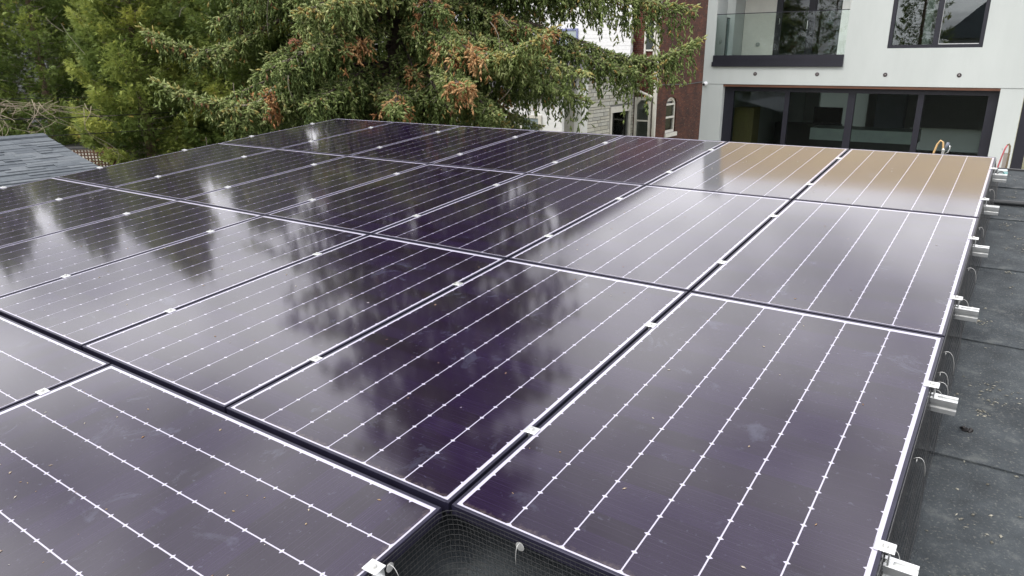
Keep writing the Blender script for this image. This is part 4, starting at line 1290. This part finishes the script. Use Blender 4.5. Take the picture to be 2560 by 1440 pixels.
def limb(path, lat, hang, dens=1.0, start=.18, sz=1.0, r0=.05, tint=.45, dead_at=(), cones=0, bare=None, upturn=True, wm=None, tg=None):
    green = tg or sho
    path = np.asarray(path, float)
    seg = np.linalg.norm(np.diff(path, axis=0), axis=1).sum()
    k = len(path)
    MB().tube(path, list(np.linspace(r0, .008, k)), 6).build('limb', wm or M_bark, spr, True)
    n = max(4, int(seg * (1 - start) / (.105 / dens)))
    for t in np.linspace(start, 1, n):
        if bare and bare[0] < t < bare[1]: continue
        p, d = path_at(path, t)
        side = unit(np.cross(d, UP)[None])[0]
        prof = min(1, (t - start) / .22 + .25) * (1 - .80 * max(0, (t - .35) / .65) ** 1.3)
        for sg in (-1, 1):
            ln = lat * prof * rng.uniform(.55, 1.2)
            if ln < .05: continue
            dl = unit((d * rng.uniform(.45, .95) + side * sg * rng.uniform(.6, 1.0) + UP * rng.uniform(-.22, .22))[None])[0]
            e = p + dl * ln
            sag = np.array([0, 0, -ln * rng.uniform(.12, .42)])
            isdead = any(abs(t - q) < w for q, w in dead_at)
            tgt = dead if isdead and rng.random() < .85 else green
            tt = (rng.uniform(.2, .9) if tgt is dead else tint + rng.normal(0, .09))
            shoots_along(p, e, sag, max(3, int(ln / .026 * dens)), .115 * sz, .0255 * sz, .52, tt + .10, tgt)
            if ln > .22:
                twig.tube([p, (p + e) / 2 + sag * .25, e + sag], [.007, .005, .002], 3, False)
            # hanging branchlets
            m_ = int(ln / .105 * dens)
            for q in range(m_):
                s_ = rng.uniform(.1, 1)
                a = p + (e - p) * s_ + sag * s_ * s_
                hl = hang * rng.uniform(.25, 1.1) * (1.15 - .5 * s_)
                if hl < .05: continue
                b = a + np.array([0, 0, -hl]) + dl * hl * rng.uniform(.0, .35) + rng.normal(0, .05, 3)
                shoots_along(a, b, np.array([0, 0, -.04]), max(3, int(hl / .040)), .108 * sz, .0225 * sz, .42, tt - .10, tgt, .25)
            if cones and rng.random() < cones:
                c = int(rng.uniform(1, 4))
                P = p + (e - p) * rng.uniform(.3, 1, (c, 1)) + sag * .6 + rng.normal(0, .03, (c, 3))
                cone.add(P, np.tile([[0, 0, -1.]], (c, 1)) + rng.normal(0, .12, (c, 3)), rng.uniform(.10, .15, c), rng.uniform(.016, .021, c), rng.uniform(0, 1, c))
    # leader of the limb, its tip turned up
    p, d = path_at(path, 1.0)
    q0, _ = path_at(path, max(0, 1 - .5 / seg))
    shoots_along(q0, p + d * .12 + (UP * .06 if upturn else 0), np.zeros(3), int(20 * dens), .12 * sz, .024 * sz, .33, tint + .28, green)


def L_(az, ln, zb, droop, tipup, n=9):
    """a limb path in tree space: leaves the trunk at zb, sags, and lifts at its end"""
    d = np.array([math.sin(az), math.cos(az), 0.])
    p0 = np.array([0, 0, zb]); p2 = d * ln + np.array([0, 0, zb - droop]); p1 = d * ln * .5 + np.array([0, 0, zb + .12 * ln - droop * .35])
    q = bez(p0, p1, p2, n)
    t = np.linspace(0, 1, n)
    q[:, 2] += tipup * np.clip((t - .6) / .4, 0, 1) ** 1.6
    q[:, 0] += .05 * np.sin(t * 7 + az * 5) * t; q[:, 1] += .05 * np.cos(t * 6 + az * 3) * t
    return q


O_ = np.array([TX, TY, 0.])


def to(tip, zb, mids=(), n=12):
    """limb through given world points"""
    pts = [np.array([0, 0, zb])] + [np.array(m_) - O_ for m_ in mids] + [np.array(tip) - O_]
    if len(pts) == 2:
        a, c = pts
        return bez(a, (a + c) / 2 + np.array([0, 0, .10 * np.linalg.norm(c - a)]), c, n)
    # piecewise smooth (Catmull-Rom)
    out = []
    pp = [pts[0] * 2 - pts[1]] + pts + [pts[-1] * 2 - pts[-2]]
    for i in range(1, len(pp) - 2):
        for t in np.linspace(0, 1, 5)[:-1]:
            a, b, c, d = pp[i - 1], pp[i], pp[i + 1], pp[i + 2]
            out.append(.5 * (2 * b + (c - a) * t + (2 * a - 5 * b + 4 * c - d) * t * t + (3 * b - a - 3 * c + d) * t ** 3))
    out.append(pts[-1])
    return np.array(out)


# branches that can be followed in the photograph
limb(to((-12.64, 6.04, 4.49), 5.7, [(-11.6, 8.0, 4.75), (-12.2, 6.9, 4.22)]), .62, .30, 1.15, .35, tint=.50, cones=.42)
limb(to((-11.83, 5.61, 3.66), 6.0, [(-10.66, 8.71, 4.54), (-10.96, 7.56, 3.80), (-10.95, 6.6, 3.30)]), .66, .34, 1.15, .30, tint=.55, cones=.25, bare=(.30, .56), dead_at=((.62, .03),), r0=.058, wm=M_twig)
limb(to((-11.35, 6.5, 5.2), 6.4, [(-10.9, 8.4, 5.5)]), .75, .5, 1.0, .25, tint=.5, cones=.35)
limb(to((-9.6, 6.9, 4.75), 6.3, [(-10.1, 8.4, 5.3)]), .8, .45, 1.0, .25, tint=.62, cones=.05)
limb(to((-8.9, 7.0, 4.9), 6.1, [(-9.7, 8.5, 5.4)]), .8, .40, 1.0, .25, tint=.64)
limb(to((-9.45, 7.6, 4.18), 5.2, [(-10.0, 8.8, 4.6)]), .55, .30, .9, .3, tint=.45, dead_at=((.82, .16),))
limb(to((-7.15, 7.95, 3.62), 4.6, [(-8.9, 9.2, 4.2), (-7.9, 8.5, 3.75)]), .50, .34, 1.0, .35, tint=.48, dead_at=((.90, .13),))
limb(to((-7.25, 8.55, 4.02), 5.0, [(-9.0, 9.4, 4.6)]), .55, .30, 1.0, .3, tint=.5, dead_at=((.88, .14), (.45, .05)))
limb(to((-6.45, 9.35, 4.45), 5.1, [(-8.8, 9.8, 4.45), (-7.5, 9.3, 4.08)]), .55, .34, 1.15, .3, tint=.60, dead_at=((.97, .05),), bare=(.28, .42), wm=M_twig)
limb(to((-6.05, 9.7, 3.78), 4.8, [(-8.6, 9.9, 4.5)]), .70, .50, 1.1, .3, tint=.55)
limb(to((-7.75, 8.4, 4.05), 5.1, [(-9.4, 9.4, 4.6)]), .50, .32, 1.0, .3, tint=.42, dead_at=((.86, .12),))
limb(to((-8.9, 8.7, 3.75), 4.4), .5, .4, .9, .4, tint=.32, dead_at=((.9, .08),))
limb(to((-5.12, 12.35, 4.30), 5.3, [(-8.0, 11.0, 4.7), (-6.2, 11.9, 4.02)]), .62, .62, 1.0, .25, tint=.48)
limb(to((-5.52, 12.9, 4.95), 6.2, [(-8.0, 11.4, 5.5)]), .8, .7, 1.1, .25, tint=.52, cones=.12)
limb(to((-5.75, 11.6, 3.70), 4.9, [(-8.2, 10.9, 4.5)]), .62, .70, 1.0, .3, tint=.40)
limb(to((-6.3, 11.0, 5.4), 6.6, [(-8.4, 10.6, 6.1)]), .85, .75, 1.0, .25, tint=.52, cones=.15)
limb(to((-6.3, 10.3, 3.30), 4.2, [(-8.5, 10.3, 4.0)]), .60, .60, 1.0, .3, tint=.38)
limb(to((-7.2, 8.9, 3.1), 3.8, [(-8.9, 9.6, 3.7)]), .55, .45, 1.0, .3, tint=.40)
limb(to((-8.5, 7.7, 3.2), 3.9, [(-9.6, 9.0, 3.6)]), .6, .45, 1.0, .3, tint=.42, dead_at=((.8, .05),))
limb(to((-9.7, 6.9, 3.3), 4.1, [(-10.2, 8.6, 3.8)]), .65, .55, 1.0, .3, tint=.40)
limb(to((-11.0, 6.3, 3.0), 3.8, [(-10.9, 8.2, 3.5)]), .65, .5, 1.0, .3, tint=.42)
# the rest of the visible crown
k = 0
for zb in np.arange(2.6, 8.2, .34):
    ln = 4.5 * (1 - (zb - 2) / 20)
    for j in range(5):
        az = k * 2.39996 + rng.uniform(-.25, .25)
        k += 1
        facing = math.cos(az - math.atan2(CAMLOC.x - TX, CAMLOC.y - TY))     # toward the photographer
        lnn = ln * rng.uniform(.72, 1.0)
        if math.cos(az) < -.3: lnn = min(lnn, 3.9)
        if zb < 4.2 and math.sin(az) > .35: lnn *= .72
        d_ = .95 if facing > -.35 else .38
        limb(L_(az, lnn, zb, rng.uniform(.5, 1.0) + .12 * lnn, rng.uniform(.1, .35)), .75, .55, d_, .25, tint=rng.uniform(.28, .52), sz=1.0 if d_ > .6 else 1.45, tg=sho if (facing > -.2 and zb < 6.4) else far_, cones=.06 if zb > 4.2 else 0,
             dead_at=((.75, .05),) if rng.random() < .06 else ())
for zb in np.arange(8.3, TOPZ - .2, .48):
    ln = 4.9 * (1 - ((zb - 2) / 16.8) ** 1.6) + .25
    for j in range(5):
        az = k * 2.39996; k += 1
        limb(L_(az, ln * rng.uniform(.8, 1.05), zb, .35 * ln, .15, 6), .62, .5, .36, .15, tint=.45, sz=2.3, r0=.035, tg=far_)
sho.build('crown', M_needle, spr, .6, 3, 6)
far_.build('crown', M_needle, spr, .62)
print('SHOOTS', sum(len(q) for q in sho.P), sum(len(q) for q in far_.P))
dead.build('dead_foliage', M_dead, spr, .55, 3, 8)
tag(cone.build('cones', M_cone, spr, .35, 5), kind='stuff')
for q in range(70):   # bare pale twigs hanging in the crown
    az = rng.uniform(0, 6.28); rr = rng.uniform(1.2, 4.0)
    a = np.array([math.sin(az) * rr, math.cos(az) * rr, rng.uniform(2.6, 5.2)])
    b = a + np.array([rng.normal(0, .2), rng.normal(0, .2), -rng.uniform(.2, .7)])
    mdl = (a + b) / 2 + rng.normal(0, .07, 3)
    twig.tube(bez(a, mdl, b, 6), [.008, .007, .006, .005, .004, .002], 4, False)
tag(twig.build('twigs', M_twig, spr, True), kind='stuff')

# ---- cedars
M_ced = ramp_attr_mat('cedar sprays', [(0, (0.075, 0.119, 0.033)), (.4, (0.169, 0.230, 0.060)), (.68, (0.311, 0.368, 0.094)), (.88, (0.474, 0.493, 0.119)), (1, (0.449, 0.337, 0.100))], .5, trans=.35)
M_cbark = mat('cedar bark', (0.16, 0.11, 0.08), .95, var=.3, vscale=8, stretch=(6, 6, 1))


def fans(P, D, N, sz, T):
    n = len(P)
    D = unit(D); Sd = unit(np.cross(N, D))
    Nn = np.cross(D, Sd)
    angs = np.radians([-58, -30, 0, 30, 58]); lens = np.array([.62, .88, 1.0, .88, .62])
    V = np.empty((n, 5, 3, 3))
    for k in range(5):
        aa_ = angs[k] + rng.normal(0, .14, n)
        dirv = D * np.cos(aa_)[:, None] + Sd * np.sin(aa_)[:, None] + Nn * rng.normal(0, .22, n)[:, None]
        per = -D * np.sin(aa_)[:, None] + Sd * np.cos(aa_)[:, None]
        Lk = (sz * lens[k] * rng.uniform(.8, 1.2, n))[:, None]
        base = P + D * (sz * rng.uniform(0, .25, n))[:, None]
        V[:, k, 0] = base + dirv * Lk * .15 + per * Lk * .13
        V[:, k, 1] = base + dirv * Lk
        V[:, k, 2] = base + dirv * Lk * .15 - per * Lk * .13
    F = np.arange(n * 15).reshape(-1, 3)
    return V.reshape(-1, 3), F, np.repeat(T, 5)


def cedar(x, y, H, rad, yellow, dens, label, sz=.092, lean=0.0, zlow=.4):
    o = thing('cedar_tree', label, 'tree', (x, y, 0), group='cedars along the back yards')
    tp = [(0, 0, 0), (.03, .02, H * .3), (lean * .5, 0, H * .65), (lean, 0, H * .98)]
    MB().tube(tp, [.13, .11, .07, .015], 9).build('trunk', M_cbark, o, True)
    P, D, N, Z, T = [], [], [], [], []
    lb = MB()
    nl = int(H * 15 * dens ** .5)
    for i in range(nl):
        h = zlow + (H - zlow) * (i / nl) ** .95
        az = i * 2.39996 + rng.uniform(-.3, .3)
        rr = rad * (1 - ((h - zlow) / (H - zlow)) ** 1.7) ** .75 * rng.uniform(.62, 1.12) + .12
        d = np.array([math.sin(az), math.cos(az), 0])
        a = np.array([lean * h / H, 0, h])
        c = a + d * rr + np.array([0, 0, .30 * rr + rng.uniform(-.1, .25)])
        mdl = a + d * rr * .6 + np.array([0, 0, -.04 * rr])
        lb.tube(bez(a, mdl, c, 5), [.016, .013, .010, .006, .003], 4, False)
        ty = yellow + rng.normal(-.03, .19)
        m_ = int(105 * dens * (.4 + rr / rad))
        t = rng.uniform(.08, 1, m_) ** .55
        tt = t[:, None]
        base = (1 - tt) ** 2 * a + 2 * tt * (1 - tt) * mdl + tt * tt * c
        sd = np.cross(d, UP)
        off = sd * (rng.normal(0, .20, m_) * (1.1 - .5 * t))[:, None] * min(1, rr) + UP * rng.normal(-.03, .085, m_)[:, None]
        P.append(base + off)
        dd = d * rng.uniform(.4, 1, m_)[:, None] + sd * (np.sign((off @ sd)) * rng.uniform(.1, .9, m_))[:, None] + UP * rng.normal(.15, .35, m_)[:, None]
        D.append(dd)
        N.append(UP * rng.uniform(.2, 1, m_)[:, None] + rng.normal(0, .75, (m_, 3)))
        Z.append(sz * rng.uniform(.7, 1.35, m_))
        T.append(np.clip(ty + .22 * (t - .6) + rng.normal(0, .09, m_), 0, .86))
    P, D, N, Z, T = [np.concatenate(q) for q in (P, D, N, Z, T)]
    T = np.where(rng.random(len(T)) < .006, 1.0, T)
    print('FANS', len(T))
    V, F, TT = fans(P, D, N, Z, T)
    link('crown', np_mesh('crown', V, F, M_ced, TT), o)
    for q in range(24):
        az = rng.uniform(0, 6.28); h = rng.uniform(1.5, min(H, 6)); rr = rad * rng.uniform(.6, 1.0)
        a = np.array([math.sin(az) * rr, math.cos(az) * rr, h]); b = a + rng.normal(0, .22, 3)
        lb.tube(bez(a, (a + b) / 2 + rng.normal(0, .08, 3), b, 5), .004, 3, False)
    tag(lb.build('branches', M_twig, o, True), kind='stuff')
    return o


cedar(-14.9, 6.95, 7.6, 1.35, .56, 2.4, 'yellowish green cedar standing left of the spruce, behind the lattice')
cedar(-13.6, 8.6, 6.6, 1.5, .42, 2.4, 'green cedar between the yellowish cedar and the spruce')
cedar(-17.6, 6.3, 7.2, 1.7, .44, 2.2, 'dark green cedar behind the dry vines at far left')
cedar(-19.0, 8.6, 8.4, 1.9, .40, 1.4, 'tall dark cedar in the second row at far left', .17)
cedar(-16.6, 10.2, 8.0, 1.8, .38, 1.3, 'dark cedar behind the yellowish cedar', .17)
cedar(-19.6, 5.0, 7.4, 1.7, .42, 1.4, 'cedar at the left border of the view', .14)
cedar(-14.2, 12.6, 7.8, 1.8, .36, .9, 'dark cedar hidden behind the spruce, left side', .18)
cedar(-22.5, 11.0, 8.8, 2.2, .36, .8, 'cedar far back behind the left border cedars', .22)
cedar(-20.5, 13.5, 8.8, 2.2, .36, .8, 'cedar far back between the left cedars and the spruce', .22)

# ================================================================== BEHIND THE PHOTOGRAPHER (seen in the house windows)
nb = thing('gabled_house', 'pale gabled house across the lane, mirrored in the upper window', 'house', (0, 0, 0))
MB().box(-4.1, 6.0, -24, -16, 0, 5.0).build('wall', mat('pale grey siding', (0.4, 0.41, 0.44), .8, var=.08), nb)
MB().prism([(-4.6, 5.0), (6.5, 5.0), (-0.6, 8.8)], 'y', -24.3, -15.7).build('roof', mat('grey blue roof', (0.13, 0.15, 0.18), .9, var=.2), nb)
cedar(-5.3, -13.0, 9.5, 1.8, .36, .45, 'conifer across the lane, mirrored in the upper window', .16)
cedar(-11.0, -14.0, 9.0, 2.2, .36, .4, 'left of two conifers across the lane, mirrored in the balcony door', .18)
cedar(-13.6, -13.0, 8.0, 2.0, .36, .4, 'farther conifer across the lane, beyond the left one', .18)
